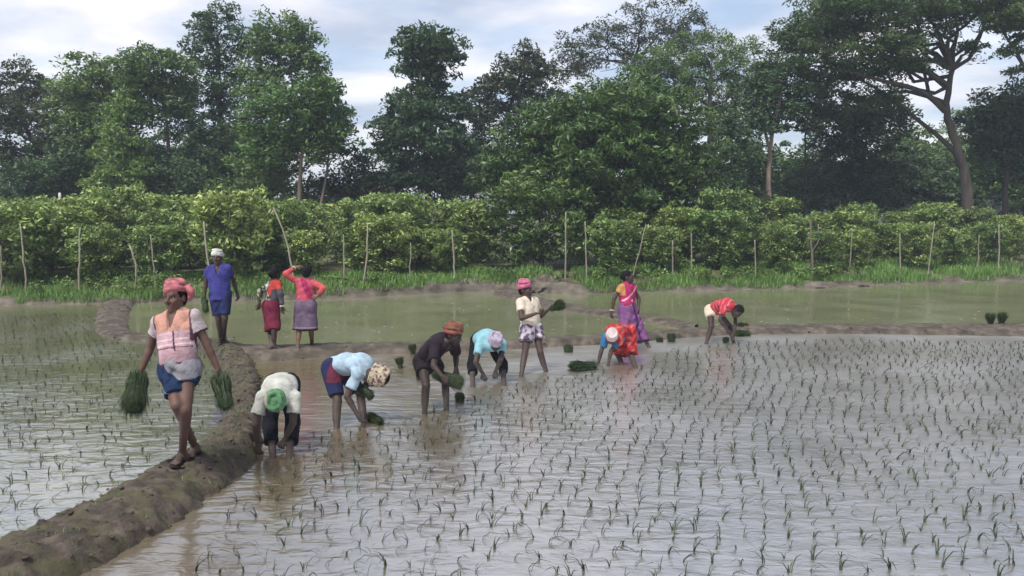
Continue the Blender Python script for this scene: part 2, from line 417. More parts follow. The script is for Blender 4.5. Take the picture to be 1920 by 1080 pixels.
# thin blue-grey air between the camera and the trees
me = bpy.data.meshes.new('haze')
x0, x1, y0, y1, z0, z1 = -130, 130, -8, 175, -1.45, 17.5
me.from_pydata([(x0, y0, z0), (x1, y0, z0), (x1, y1, z0), (x0, y1, z0), (x0, y0, z1), (x1, y0, z1), (x1, y1, z1), (x0, y1, z1)], [],
               [(0, 3, 2, 1), (4, 5, 6, 7), (0, 1, 5, 4), (1, 2, 6, 5), (2, 3, 7, 6), (3, 0, 4, 7)]); me.update()
mh = bpy.data.materials.new('haze'); mh.use_nodes = True; t_ = mh.node_tree; t_.nodes.clear()
pv = N(t_, 'ShaderNodeVolumePrincipled'); pv.inputs['Color'].default_value = (0.72, 0.82, 1.0, 1); pv.inputs['Density'].default_value = 0.0010
ho = N(t_, 'ShaderNodeOutputMaterial'); L(t_, pv.outputs[0], ho.inputs['Volume'])
tag(obj('haze', me, mh), 'thin bluish haze in the air', 'haze', kind='stuff')

# ---- crumbled mud on the bunds
def lump(rs):
    ico = [(0, 0, 1), (.89, 0, .45), (.28, .85, .45), (-.72, .53, .45), (-.72, -.53, .45), (.28, -.85, .45), (.72, .53, -.45), (-.28, .85, -.45), (-.89, 0, -.45), (-.28, -.85, -.45), (.72, -.53, -.45), (0, 0, -1)]
    f = [(0, 1, 2), (0, 2, 3), (0, 3, 4), (0, 4, 5), (0, 5, 1), (1, 6, 2), (2, 7, 3), (3, 8, 4), (4, 9, 5), (5, 10, 1), (2, 6, 7), (3, 7, 8), (4, 8, 9), (5, 9, 10), (1, 10, 6), (11, 7, 6), (11, 8, 7), (11, 9, 8), (11, 10, 9), (11, 6, 10)]
    return np.array(ico) * rs.uniform(0.6, 1.3, (12, 1)) * rs.uniform(0.6, 1.3, 3) * np.array((1, 1, 0.45)), np.array([(a, b, c, c) for a, b, c in f])
rs = np.random.default_rng(21)
bag = Bag()
def crumble(P, n, smin_, smax_, pz=0.02):
    k = rs.choice(np.where(P[:, 2] > pz)[0], n)
    for i in k:
        V, Fq = lump(rs); r = smin_ + (smax_ - smin_) * rs.random() ** 3.0; a = rs.uniform(0, 6.28); c_, s_ = math.cos(a), math.sin(a)
        V = np.stack([V[:, 0] * c_ - V[:, 1] * s_, V[:, 0] * s_ + V[:, 1] * c_, V[:, 2]], 1) * r
        bag.add(V + P[i] + np.array((rs.normal() * 0.03, rs.normal() * 0.03, -r * 0.15)), Fq)
crumble(MAIN, 1500, 0.006, 0.036, 0.0)
for P in EARTH[1:]: crumble(P, 350, 0.010, 0.045, 0.0)
bP = (bl[:, :3] + np.array((0, 0.1, 0)))
o = obj('mud_clods', bag.mesh('mud_clods', True), M_MUD); tag(o, 'crumbled clods of mud along the bunds', 'clods', kind='stuff')
# soil heap behind the pink turban
hc = gp(1030, 548, 0.0); hc[1] += 0.5; hc[2] = 0.1
g_ = np.linspace(-1, 1, 46); XX, YY = np.meshgrid(g_, g_, indexing='ij'); R2 = np.sqrt(XX ** 2 + YY ** 2)
Z = 0.42 * np.clip(1 - R2 ** 1.6, -0.15, 1)
P = np.stack([XX * 0.85, YY * 0.7, Z], -1).reshape(-1, 3); P[:, 2] += 0.13 * fbm(P, 3.0, 4, 3.3) + 0.05 * fbm(P, 11.0, 3, 8.0)
i = np.arange(45)[:, None] * 46 + np.arange(45)[None, :]
o = obj('soil_heap', np_mesh('soil_heap', P, np.stack([i, i + 46, i + 47, i + 1], -1).reshape(-1, 4), 4, True), M_MUD2, loc=hc)
tag(o, 'rough heap of grey soil on the bank behind the pink turban', 'soil heap')

# ================================================================== VEGETATION
def leaf_quads(P, size, aspect=0.36, droop=0.25, upn=0.6, rng=RNG):
    n = len(P)
    d = rng.normal(size=(n, 3)); d[:, 2] = d[:, 2] * 0.6 - droop
    d /= np.linalg.norm(d, axis=1, keepdims=True)
    nr = rng.normal(size=(n, 3)); nr[:, 2] = np.abs(nr[:, 2]) + upn
    w = np.cross(d, nr); w /= np.linalg.norm(w, axis=1, keepdims=True) + 1e-9
    s = (size * rng.uniform(0.65, 1.3, n))[:, None]
    b = P - d * s * 0.5
    V = np.stack([b, b + d * s * 0.45 + w * s * aspect * 0.5, b + d * s, b + d * s * 0.45 - w * s * aspect * 0.5], 1).reshape(-1, 3)
    return V, np.arange(n * 4).reshape(-1, 4)
def ball(n, rng=RNG):
    v = rng.normal(size=(n, 3)); v /= np.linalg.norm(v, axis=1, keepdims=True)
    return v * rng.uniform(0, 1, n)[:, None] ** (1 / 3)
def shell(n, lo, hi, rng=RNG, up=0.25):
    v = rng.normal(size=(n, 3)); v[:, 2] += up; v /= np.linalg.norm(v, axis=1, keepdims=True)
    return v * rng.uniform(lo, hi, n)[:, None]
def bent(a, b, k=4, wob=0.08, rng=RNG, sag=0.0):
    a, b = np.asarray(a, float), np.asarray(b, float); ln = np.linalg.norm(b - a)
    t = np.linspace(0, 1, k + 1); P = a + (b - a) * t[:, None]
    P[1:-1] += rng.normal(size=(k - 1, 3)) * wob * ln * 0.5
    P[:, 2] += sag * ln * t * (1 - t)
    return P
def crown_mesh(blobs, dens, lsize, aspect, clump_r, flat, droop, per=46):
    """blobs: (centre, (rx, ry, rz)); leaves grouped in tufts near each blob's surface"""
    Ps, tufts = [], []
    for c, r in blobs:
        area = 4 * math.pi * ((r[0] * r[2]) + (r[0] * r[1]) + (r[1] * r[2])) / 3
        nc = max(6, int(area * dens * 1.15 / per))
        q = np.concatenate([shell(int(nc * 0.72) + 1, 0.72, 1.08), shell(int(nc * 0.28) + 1, 0.2, 0.72)])
        cc_ = c + q * np.array(r)
        keep = cc_[:, 2] > 0.7
        cc_ = cc_[keep]; tufts.append(cc_)
        k = len(cc_)
        rad = clump_r * RNG.uniform(0.55, 1.45, k)
        cnt = per
        o_ = ball(k * cnt).reshape(k, cnt, 3) * rad[:, None, None] * np.array((1, 1, flat))
        o_[:, :, 2] -= (o_[:, :, 0] ** 2 + o_[:, :, 1] ** 2) * 0.35 / clump_r      # tufts hang over at the rim
        Ps.append((cc_[:, None, :] + o_).reshape(-1, 3))
    P = np.concatenate(Ps)
    V, Fq = leaf_quads(P, lsize * 1.08, aspect, droop)
    return V, Fq, np.concatenate(tufts)
def tree(name, label, Y, trunk, blobs_px, leafm, barkm, r0=0.16, dens=85, lsize=0.24, aspect=0.38, clump=0.5, flat=0.6, droop=0.25,
         limbs=(), dspread=0.55, twigs=0, group='trees beyond the orchard', depth=1.0, per=46):
    base = at(*trunk[0], Y); base[2] = 0.45
    root = empty(name, base)
    tag(root, label, 'tree', group)
    bag = Bag()
    tp = [base] + [at(u, v, Y) for u, v in trunk[1:]]
    tp = np.array(tp); nt_ = len(tp)
    fine = resample(tp, n=nt_ * 4)
    fine[1:-1] += RNG.normal(size=(len(fine) - 2, 3)) * r0 * 0.15
    bag.add(*tube(fine, np.linspace(r0 * 1.25, r0 * 0.45, len(fine)), 9))
    for lb in limbs:                      # ((px list), r_start, r_end, depth change at the tip)
        pts, ra, rb, dd = lb
        Q = np.array([at(u, v, Y + dd * i / max(1, len(pts) - 1)) for i, (u, v) in enumerate(pts)])
        Q = resample(Q, n=len(pts) * 4)
        bag.add(*tube(Q, np.linspace(ra, rb, len(Q)), 7))
    blobs = []
    for (u, v, ru, rv) in blobs_px:
        dd = RNG.uniform(-dspread, dspread) * ru * Y / FPX
        c = at(u, v, Y + dd); k = Y / FPX
        blobs.append((c, (ru * k * 1.20, ru * k * depth * 1.20, rv * k * 1.22)))
    zt = tp[-1]
    for c, r in blobs:                    # a limb from the trunk into every mass of leaves
        j = int(np.argmin(np.linalg.norm(fine - c, axis=1) + np.abs(np.minimum(0, c[2] - 0.4 - fine[:, 2])) * 0 + np.maximum(0, fine[:, 2] - c[2] + 0.3) * 3))
        a = fine[j]
        q = bent(a, c, 5, 0.12, sag=0.25)
        bag.add(*tube(q, np.linspace(r0 * 0.42, r0 * 0.12, len(q)), 6))
        for _ in range(3 + twigs):
            e = c + shell(1, 0.6, 1.0)[0] * np.array(r)
            q = bent(q[-2], e, 3, 0.12); bag.add(*tube(q, np.linspace(r0 * 0.14, 0.012, len(q)), 4))
            q = bent(a, c, 5, 0.12, sag=0.25)
    V, Fq, tufts = crown_mesh(blobs, dens, lsize, aspect, clump * 1.12, flat * 0.9, droop, int(per * 1.6))
    obj('trunk', bag.mesh('trunk', True, base), barkm, root)
    obj('crown', np_mesh('crown', V - base, Fq), leafm, root)
    return root

LF_MID = mat_leaf('leaf_mid_green', (0.043, 0.085, 0.029), (0.086, 0.164, 0.049), (0.163, 0.241, 0.069))
LF_DEEP = mat_leaf('leaf_deep_green', (0.026, 0.058, 0.026), (0.052, 0.102, 0.041), (0.096, 0.154, 0.056))
LF_BROWN = mat_leaf('leaf_olive_brown', (0.031, 0.048, 0.020), (0.059, 0.081, 0.034), (0.115, 0.112, 0.053))
LF_FRESH = mat_leaf('leaf_fresh_green', (0.048, 0.106, 0.026), (0.099, 0.183, 0.045), (0.188, 0.267, 0.068))
LF_MANGO = mat_leaf('leaf_broad_green', (0.039, 0.080, 0.024), (0.083, 0.151, 0.037), (0.179, 0.239, 0.058), trans=0.25, rough=0.45)
LF_BUSH = mat_leaf('leaf_orchard', (0.064, 0.122, 0.033), (0.146, 0.235, 0.061), (0.323, 0.384, 0.120), trans=0.25, rough=0.5)
LF_RAIN = mat_leaf('leaf_rain_tree', (0.025, 0.057, 0.022), (0.048, 0.094, 0.031), (0.100, 0.155, 0.047))
BK_DARK = mat_bark('bark_dark', (0.030, 0.024, 0.020), (0.085, 0.070, 0.058))
BK_PALE = mat_bark('bark_pale', (0.14, 0.10, 0.075), (0.30, 0.23, 0.18))
BK_MID = mat_bark('bark_mid', (0.06, 0.048, 0.04), (0.14, 0.115, 0.095))

tree('broad_tree', 'sparse brownish tree at the left edge of the picture with open branches', 44, [(78, 395), (86, 330), (74, 285), (45, 235), (35, 190)],
     [(20, 180, 55, 35), (50, 150, 40, 28), (85, 215, 55, 38), (10, 250, 50, 40), (95, 275, 40, 36), (35, 315, 45, 30), (-40, 220, 60, 60), (-50, 310, 70, 60)],
     LF_BROWN, BK_DARK, 0.17, 62, 0.22, limbs=[(((86, 330), (60, 300), (20, 280), (-20, 255)), 0.08, 0.03, 1)], clump=0.45, twigs=2)
tree('broad_tree', 'bushy green tree right of the sparse brownish tree', 43, [(172, 395), (176, 320), (172, 240), (170, 180)],
     [(170, 148, 42, 36), (135, 185, 38, 34), (205, 185, 46, 46), (160, 225, 55, 45), (185, 290, 55, 50), (140, 320, 50, 45)], LF_MID, BK_DARK, 0.16, 82, 0.24)
tree('broad_tree', 'round topped green tree with pale sky gaps below it', 42, [(316, 395), (318, 300), (314, 230), (300, 170)],
     [(290, 125, 62, 30), (245, 140, 36, 32), (325, 158, 32, 40), (280, 170, 52, 30), (330, 215, 26, 26), (265, 215, 30, 28)], LF_MID, BK_MID, 0.12, 88, 0.24)
tree('creeper_tree', 'creeper covered tree forming a green column at left', 41, [(236, 395), (236, 300), (236, 220)],
     [(236, 205, 30, 34), (232, 255, 38, 40), (240, 310, 44, 46), (222, 355, 52, 38)], LF_FRESH, BK_DARK, 0.14, 88, 0.22, droop=0.6)
tree('tall_tree', 'tallest slim tree of the left group reaching the top of the picture', 46, [(416, 395), (416, 280), (410, 170), (408, 80)],
     [(412, 38, 36, 28), (385, 75, 34, 32), (432, 85, 32, 36), (400, 125, 44, 34), (384, 180, 40, 38), (430, 175, 36, 40), (402, 240, 50, 44), (415, 310, 50, 50)],
     LF_DEEP, BK_DARK, 0.17, 66, 0.22, clump=0.42, twigs=2)
tree('tall_tree', 'tall green tree beside the slimmest left tree', 45, [(505, 395), (508, 280), (518, 180), (525, 100)],
     [(525, 58, 48, 26), (565, 85, 32, 34), (495, 100, 44, 40), (545, 130, 55, 44), (488, 180, 46, 46), (470, 255, 44, 48), (465, 325, 48, 48)], LF_MID, BK_DARK, 0.18, 80, 0.24)
tree('round_tree', 'light green rounded tree in front of the tall left trees', 40, [(560, 395), (562, 330), (566, 290), (575, 230)],
     [(572, 180, 66, 32), (622, 208, 40, 42), (520, 225, 46, 40), (590, 235, 66, 40), (550, 275, 62, 34), (625, 265, 36, 34), (500, 270, 32, 36)],
     LF_FRESH, BK_PALE, 0.12, 84, 0.23, limbs=[(((600, 392), (612, 330), (618, 280)), 0.07, 0.04, 0.5)])
for i, (blobs, lab) in enumerate([
    ([(85, 345, 62, 44), (30, 362, 50, 34), (125, 360, 46, 36), (110, 310, 40, 36)], 'low dark tree under the sparse tree at left'),
    ([(345, 330, 46, 52), (385, 345, 46, 44), (300, 360, 44, 34), (365, 270, 34, 40)], 'low dark tree between the creeper column and the tall trees'),
    ([(500, 345, 52, 46), (550, 358, 48, 36), (440, 350, 46, 44), (520, 300, 44, 36)], 'low dark tree under the light green rounded tree'),
    ([(650, 345, 34, 34), (620, 362, 46, 30), (690, 362, 44, 30), (672, 300, 22, 20)], 'low sparse tree in the sky gap left of the two tiered tree')]):
    tree('low_tree', lab, 41.5 + i * 0.3, [(blobs[0][0], 398), (blobs[0][0], 372), (blobs[0][0], 350)], blobs, [LF_DEEP, LF_DEEP, LF_MID, LF_BROWN][i], BK_DARK, 0.1, 70, 0.22)
tree('creeper_tree', 'two tiered creeper clad tree with a narrow dark top in mid picture', 42, [(800, 395), (802, 290), (800, 200), (800, 100)],
     [(800, 72, 40, 22), (846, 92, 26, 28), (770, 102, 34, 26), (815, 115, 40, 26), (795, 150, 30, 24), (790, 195, 52, 32), (835, 215, 44, 36), (750, 225, 42, 34),
      (800, 262, 74, 40), (735, 300, 54, 40), (850, 305, 52, 46), (790, 335, 80, 40)], LF_DEEP, BK_DARK, 0.16, 88, 0.25, droop=0.6, flat=0.45)
tree('broad_tree', 'dark olive tree with a small pointed top right of the two tiered tree', 46, [(930, 395), (935, 300), (950, 220), (975, 140)],
     [(984, 108, 28, 26), (945, 150, 42, 34), (1000, 150, 44, 36), (915, 190, 42, 38), (980, 200, 50, 40), (895, 250, 40, 48), (885, 325, 40, 48)], LF_BROWN, BK_DARK, 0.17, 74, 0.23, twigs=2)
tree('airy_tree', 'airy olive tree with feathery twigs against the sky at top centre', 48, [(1190, 395), (1190, 280), (1185, 180), (1190, 110)],
     [(1125, 85, 62, 38), (1200, 45, 60, 34), (1262, 42, 55, 36), (1062, 125, 50, 36), (1165, 110, 76, 44), (1300, 75, 44, 36), (1240, 110, 60, 40)],
     LF_BROWN, BK_MID, 0.2, 36, 0.2, clump=0.55, flat=0.5, twigs=7, aspect=0.3)
tree('feathery_tree', 'mid green feathery tree above and right of the big dome tree', 44, [(1330, 395), (1330, 300), (1330, 200), (1335, 130)],
     [(1240, 140, 62, 44), (1320, 105, 56, 40), (1395, 125, 50, 44), (1320, 165, 70, 50), (1390, 195, 52, 50), (1200, 175, 50, 40), (1350, 240, 50, 40)],
     LF_MID, BK_MID, 0.18, 92, 0.20, aspect=0.25, droop=0.5, clump=0.45)
tree('dome_tree', 'big dense dome shaped tree in the centre of the tree line', 34.5, [(1140, 425), (1140, 360), (1138, 300)],
     [(1130, 215, 85, 48), (1200, 192, 70, 40), (1045, 235, 70, 46), (1258, 235, 66, 50), (975, 285, 58, 46), (1300, 295, 48, 54), (1100, 285, 100, 62),
      (1200, 300, 100, 64), (938, 330, 42, 36), (1285, 365, 54, 46), (1190, 380, 90, 46), (1060, 350, 80, 46), (990, 345, 50, 40), (1160, 250, 80, 50), (1080, 260, 60, 40), (1240, 330, 60, 60), (1030, 290, 60, 50), (1120, 430, 70, 36), (1200, 435, 80, 36), (1280, 430, 50, 34)],
     LF_MANGO, BK_DARK, 0.24, 125, 0.23, aspect=0.30, clump=0.34, flat=0.55, droop=0.5, per=24)
tree('small_tree', 'small leafy tree standing in front of the big dome tree', 31.5, [(1015, 500), (1015, 440), (1010, 400)],
     [(1000, 352, 48, 28), (1056, 372, 42, 30), (948, 388, 40, 30), (1010, 405, 66, 38), (1088, 425, 44, 38), (955, 440, 52, 36), (1045, 455, 64, 34), (985, 475, 50, 28)],
     LF_MANGO, BK_DARK, 0.09, 110, 0.19, aspect=0.32, clump=0.32, droop=0.4, per=34)
tree('pale_trunk_tree', 'tree with a pale forked trunk right of the dome tree', 40, [(1441, 400), (1440, 345), (1442, 285), (1452, 220), (1466, 170)],
     [(1405, 235, 48, 40), (1472, 150, 52, 40), (1420, 180, 52, 40), (1505, 195, 44, 34), (1370, 285, 46, 42), (1385, 345, 46, 40), (1350, 365, 40, 36)],
     LF_DEEP, BK_PALE, 0.13, 76, 0.22, limbs=[(((1441, 275), (1432, 235), (1420, 200)), 0.08, 0.04, 0.4)])
tree('dark_tree', 'dark shaded tree below the flat canopy right of the pale trunk', 46, [(1608, 395), (1608, 300), (1605, 240)],
     [(1585, 225, 60, 38), (1640, 250, 56, 50), (1570, 290, 52, 50), (1648, 325, 50, 46), (1605, 350, 66, 40), (1540, 345, 42, 44), (1665, 200, 40, 34)], LF_DEEP, BK_DARK, 0.2, 88, 0.24)
tree('thin_tree', 'thin dark trunked tree just right of the pale forked trunk', 43, [(1508, 398), (1512, 320), (1508, 260), (1520, 200)],
     [(1520, 175, 42, 30), (1490, 215, 30, 30), (1545, 215, 34, 30), (1500, 345, 44, 40)], LF_DEEP, BK_DARK, 0.07, 60, 0.22)
tree('far_tree', 'hazy mid green tree seen under the flat canopy near the leaning trunk', 56, [(1740, 395), (1740, 340), (1745, 290)],
     [(1735, 285, 60, 42), (1715, 340, 56, 38), (1775, 340, 56, 42), (1690, 300, 40, 40)], LF_MID, BK_DARK, 0.2, 70, 0.26)
tree('far_tree', 'pale green tree far behind to the right of the leaning trunk', 58, [(1845, 395), (1845, 330), (1842, 270)],
     [(1825, 245, 40, 40), (1850, 300, 56, 44), (1830, 345, 56, 36)], LF_MID, BK_DARK, 0.2, 70, 0.26)
tree('dark_tree', 'dark tree at the right edge below the bright sky', 42, [(1886, 398), (1886, 330), (1890, 260)],
     [(1890, 195, 44, 32), (1852, 232, 38, 30), (1900, 245, 50, 42), (1935, 190, 50, 60), (1865, 285, 44, 36), (1915, 310, 50, 40), (1980, 260, 60, 80)], LF_DEEP, BK_DARK, 0.16, 92, 0.24)
tree('rain_tree', 'leaning rain tree with a wide flat canopy at the upper right', 40,
     [(1826, 385), (1812, 330), (1790, 262), (1772, 208), (1776, 165), (1786, 130)],
     [(1555, 45, 90, 20), (1660, 15, 100, 22), (1790, -8, 100, 22), (1905, 5, 80, 22), (1500, 82, 60, 18), (1600, 92, 86, 18), (1700, 62, 72, 17), (1478, 122, 48, 16),
      (1560, 140, 70, 17), (1655, 128, 70, 16), (1760, 28, 62, 16), (1858, 24, 50, 13), (1635, 182, 46, 14), (1822, 92, 28, 10), (1530, 60, 66, 18), (1690, 105, 40, 12), (1720, -30, 120, 26), (1580, 0, 70, 20)],
     LF_RAIN, BK_DARK, 0.25, 104, 0.19, aspect=0.34, clump=0.5, flat=0.4, droop=0.15, dspread=1.1,
     limbs=[(((1772, 208), (1742, 178), (1702, 161), (1645, 150), (1590, 132)), 0.15, 0.05, -1.5), (((1742, 178), (1735, 142), (1724, 105), (1700, 85)), 0.09, 0.04, 1.2),
            (((1776, 165), (1748, 142), (1730, 127), (1690, 108), (1640, 100)), 0.12, 0.04, 1.5), (((1786, 130), (1778, 108), (1775, 76), (1792, 60), (1815, 45), (1830, 22)), 0.13, 0.04, -0.6),
            (((1778, 108), (1768, 80), (1742, 58)), 0.08, 0.04, -1), (((1804, 300), (1762, 256), (1722, 226), (1690, 200), (1640, 162), (1590, 140)), 0.13, 0.04, 1.8)])
tree('rain_tree', 'tree leaning in at the right edge with one bare branch against the sky', 38, [(2010, 400), (1990, 280), (1940, 160), (1910, 105), (1882, 62)],
     [(1880, 40, 36, 12), (1925, 30, 60, 18), (1985, 60, 70, 40), (1890, 95, 16, 8)], LF_RAIN, BK_DARK, 0.11, 90, 0.19, clump=0.4, flat=0.4)

for i, (bx, by, lab) in enumerate([(130, 300, 'behind the bushy green tree at left'), (265, 315, 'behind the creeper column at left'),
        (350, 300, 'behind the trunk with pale sky gaps'), (455, 300, 'behind the two tallest left trees'), (880, 300, 'behind the two tiered tree, on its right'),
        (1390, 310, 'behind the pale forked trunk, on its left'), (1500, 320, 'behind the pale forked trunk, on its right'), (1690, 330, 'behind the dark tree under the flat canopy'), (1800, 320, 'right behind the leaning trunk'), (1920, 320, 'at the right edge behind the dark tree')]):
    j_ = RNG.uniform(-12, 12, 6)
    tree('backdrop_tree', 'leafy tree ' + lab, 51 + (i % 3), [(bx, 395), (bx + 4, 360), (bx, by)], [(bx, by - 12 + j_[0], 54, 40), (bx - 38, by + 22 + j_[1], 46, 36), (bx + 40, by + 20 + j_[2], 46, 38), (bx + j_[3], by + 46, 66, 36)],
         [LF_MID, LF_DEEP, LF_MID][i % 3], BK_DARK, 0.14, 62, 0.27, clump=0.55)

# woods far off, closing the gaps at the horizon
Pw = np.stack([RNG.uniform(-110, 110, 26000), RNG.uniform(118, 150, 26000), RNG.uniform(0.5, 1, 26000)], 1)
Pw[:, 2] = 0.4 + Pw[:, 2] * (4.2 + 2.2 * np.sin(Pw[:, 0] * 0.21) + 1.6 * np.sin(Pw[:, 0] * 0.57 + 1))
V, Fq = leaf_quads(Pw, 1.25, 0.7)
tag(obj('distant_wood', np_mesh('distant_wood', V, Fq), LF_DEEP), 'hazy distant line of woods on the horizon', 'wood', kind='stuff')

# ---------------------------------------------------------------- orchard bushes
BUSHES = []
for kk in range(7):
    h = RNG.uniform(2.05, 2.45)
    bag = Bag(); stems = []
    for j in range(4):
        a = np.array((RNG.normal() * 0.10, RNG.normal() * 0.10, -0.1)); e = np.array((RNG.normal() * 0.5, RNG.normal() * 0.45, h * RNG.uniform(0.6, 0.9)))
        q = bent(a, e, 5, 0.1); stems.append(q); bag.add(*tube(q, np.linspace(0.032, 0.010, len(q)), 5))
    Pl = []
    nt_ = 165
    for j in range(nt_):
        zz = h * (0.08 + 0.94 * RNG.uniform(0, 1) ** 0.7)
        rr = 1.0 * math.sqrt(max(0.05, 1 - ((zz / h - 0.66) / 0.62) ** 2)) * RNG.uniform(0.35, 1.12)
        an = RNG.uniform(0, 2 * math.pi)
        c = np.array((rr * math.cos(an), rr * math.sin(an) * 0.9, zz + RNG.normal() * 0.05))
        if j % 4 == 0:
            q = stems[j % 4]; q = bent(q[2 + j % 3], c, 3, 0.1); bag.add(*tube(q, np.linspace(0.012, 0.005, len(q)), 4))
        Pl.append(c + ball(36) * RNG.uniform(0.16, 0.32) * np.array((1, 1, 0.7)))
    V, Fq = leaf_quads(np.concatenate(Pl), 0.165, 0.38, 0.3, 0.7)
    me_l = np_mesh('crown', V, Fq); me_l.materials.append(LF_BUSH)
    me_s = bag.mesh('stems', True); me_s.materials.append(BK_MID)
    BUSHES.append((me_l, me_s))
def bank_y(x): return float(np.interp(x, bl[:, 0], bl[:, 1]))
rows = {'front row': [], 'second row': [], 'third row': [], 'back row': []}
for name_, off, sp, zs in (('front row', 2.6, 2.0, 0.94), ('second row', 4.8, 1.95, 1.06), ('third row', 7.2, 2.1, 1.1), ('back row', 10.0, 2.4, 1.08)):
    x = -17.5 - off * 0.4
    while x < 20.5 + off * 0.6:
        xx = x + RNG.normal() * 0.22; yy = bank_y(xx) + off + RNG.normal() * 0.35
        u, v = pix((xx, yy, 0.5))
        s = RNG.uniform(0.74, 1.2) * zs
        if u > 1120: s *= 0.86
        x += sp
        if not (-70 < u < 1990): continue
        if off < 3 and 905 < u < 1135: continue
        if off < 3 and u > 1500: s *= RNG.uniform(0.72, 1.0)
        if off > 4 and 930 < u < 1130: continue
        rows[name_].append((xx, yy, s, u))
for name_, lst in rows.items():
    lst.sort(key=lambda e: e[3])
    for i, (xx, yy, s, u) in enumerate(lst):
        ml, ms = BUSHES[RNG.integers(0, len(BUSHES))]
        root = empty('orchard_bush', (xx, yy, 0.42)); rz = RNG.uniform(0, 6.28)
        root.rotation_euler = (0, 0, rz); root.scale = (s * RNG.uniform(0.9, 1.1), s, s * RNG.uniform(0.86, 1.12))
        tag(root, f'leafy yellow-green orchard bush, {ORD[i]} from the left in the {name_} of the hedge', 'bush', 'orchard bushes along the far bank')
        obj('crown', ml, None, root); obj('stems', ms, None, root)

# ---------------------------------------------------------------- stakes of the orchard fence
M_STAKE = mat_bark('stake_wood', (0.13, 0.115, 0.09), (0.30, 0.27, 0.215), 8)
stakes = [((3, 545), (2, 462), 0.022, 0, 'short thin grey stake at the left edge of the picture'),
          ((50, 543), (38, 420), 0.030, 0, 'pale stake leaning slightly left near the left edge'),
          ((148, 542), (150, 428), 0.034, 0, 'upright grey stake left of the man in the red turban'),
          ((253, 532), (243, 460), 0.036, 6, 'short curved pale stake just left of the red turban'),
          ((290, 505), (283, 440), 0.022, 0, 'thin stake among the leaves above the red turban'),
          ((392, 488), (382, 416), 0.032, 0, 'pale stake behind the blue-shirted man'),
          ((546, 500), (513, 390), 0.034, 9, 'long bowed stake leaning left behind the two women'),
          ((645, 503), (644, 440), 0.026, 0, 'short thin stake right of the two women'),
          ((681, 512), (688, 423), 0.034, 4, 'pale curved stake leaning right, second past the two women'),
          ((768, 495), (770, 455), 0.022, 0, 'very short stake half hidden in leaves in mid hedge'),
          ((852, 500), (848, 432), 0.036, 0, 'stout upright stake left of the small leafy tree'),
          ((1060, 524), (1061, 398), 0.034, 0, 'tall straight pale stake right of the pink turbaned man'),
          ((1100, 524), (1097, 416), 0.028, 0, 'thin pale stake next to the tall straight one'),
          ((1188, 500), (1212, 420), 0.022, 0, 'thin stake leaning right behind the woman in the pink sari'),
          ((1262, 513), (1261, 450), 0.030, 0, 'upright stake right of the pink sari, left one of a close pair'),
          ((1297, 513), (1296, 437), 0.026, 0, 'upright stake, right one of a close pair right of the pink sari'),
          ((1417, 520), (1415, 450), 0.024, 0, 'thin stake above and right of the man in red'),
          ((1524, 522), (1519, 412), 0.055, 0, 'thick dark crooked post in the right half of the hedge'),
          ((1540, 500), (1534, 420), 0.022, 0, 'thin stake touching the thick dark post'),
          ((1594, 500), (1598, 430), 0.022, 0, 'short thin stake right of the thick dark post'),
          ((1688, 505), (1687, 438), 0.030, 0, 'pale upright stake in the right part of the hedge'),
          ((1741, 510), (1752, 415), 0.026, 0, 'thin pale stake leaning right in the right part of the hedge'),
          ((1834, 492), (1836, 440), 0.024, 0, 'thin leaf-wrapped stake near the right end of the hedge'),
          ((1873, 495), (1873, 420), 0.034, 0, 'pale stake nearest to the right edge of the picture')]
for (b_, t_, r_, bow, lab) in stakes:
    b3 = gp(b_[0], b_[1], 0.40)
    b3 = at(b_[0], b_[1], bank_y(b3[0]) + 1.25)
    b3[2] = min(b3[2], 0.5)
    t3 = at(t_[0], t_[1], b3[1] + RNG.normal() * 0.08)
    q = np.linspace(b3 + (b3 - t3) * 0.12, t3, 9)
    q[:, 0] += bow / FPX * b3[1] * np.sin(np.linspace(0, math.pi, 9))
    q += RNG.normal(size=q.shape) * 0.008
    bag = Bag(); bag.add(*tube(q, np.linspace(r_ * 0.95, r_ * 0.65, 9), 7))
    if r_ > 0.05:
        bag.add(*tube(bent(q[4], q[4] + np.array((0.25, 0, 0.5)), 3), [0.03, 0.025, 0.02, 0.015], 6))
    tag(obj('wooden_stake', bag.mesh('wooden_stake', True, b3), BK_MID if r_ > 0.05 else M_STAKE, loc=b3), lab, 'stake', 'stakes along the orchard fence')
b3 = at(112, 392, 40); b3[2] = 0.45; t3 = at(112, 362, 40)
bag = Bag(); bag.add(*tube(np.linspace(b3, t3, 4), [0.06] * 4, 8))
tag(obj('white_post', bag.mesh('white_post', True, b3), mat_bark('white_paint', (0.5, 0.5, 0.48), (0.7, 0.7, 0.68)), loc=b3), 'white post standing behind the hedge under the sparse tree at left', 'post')

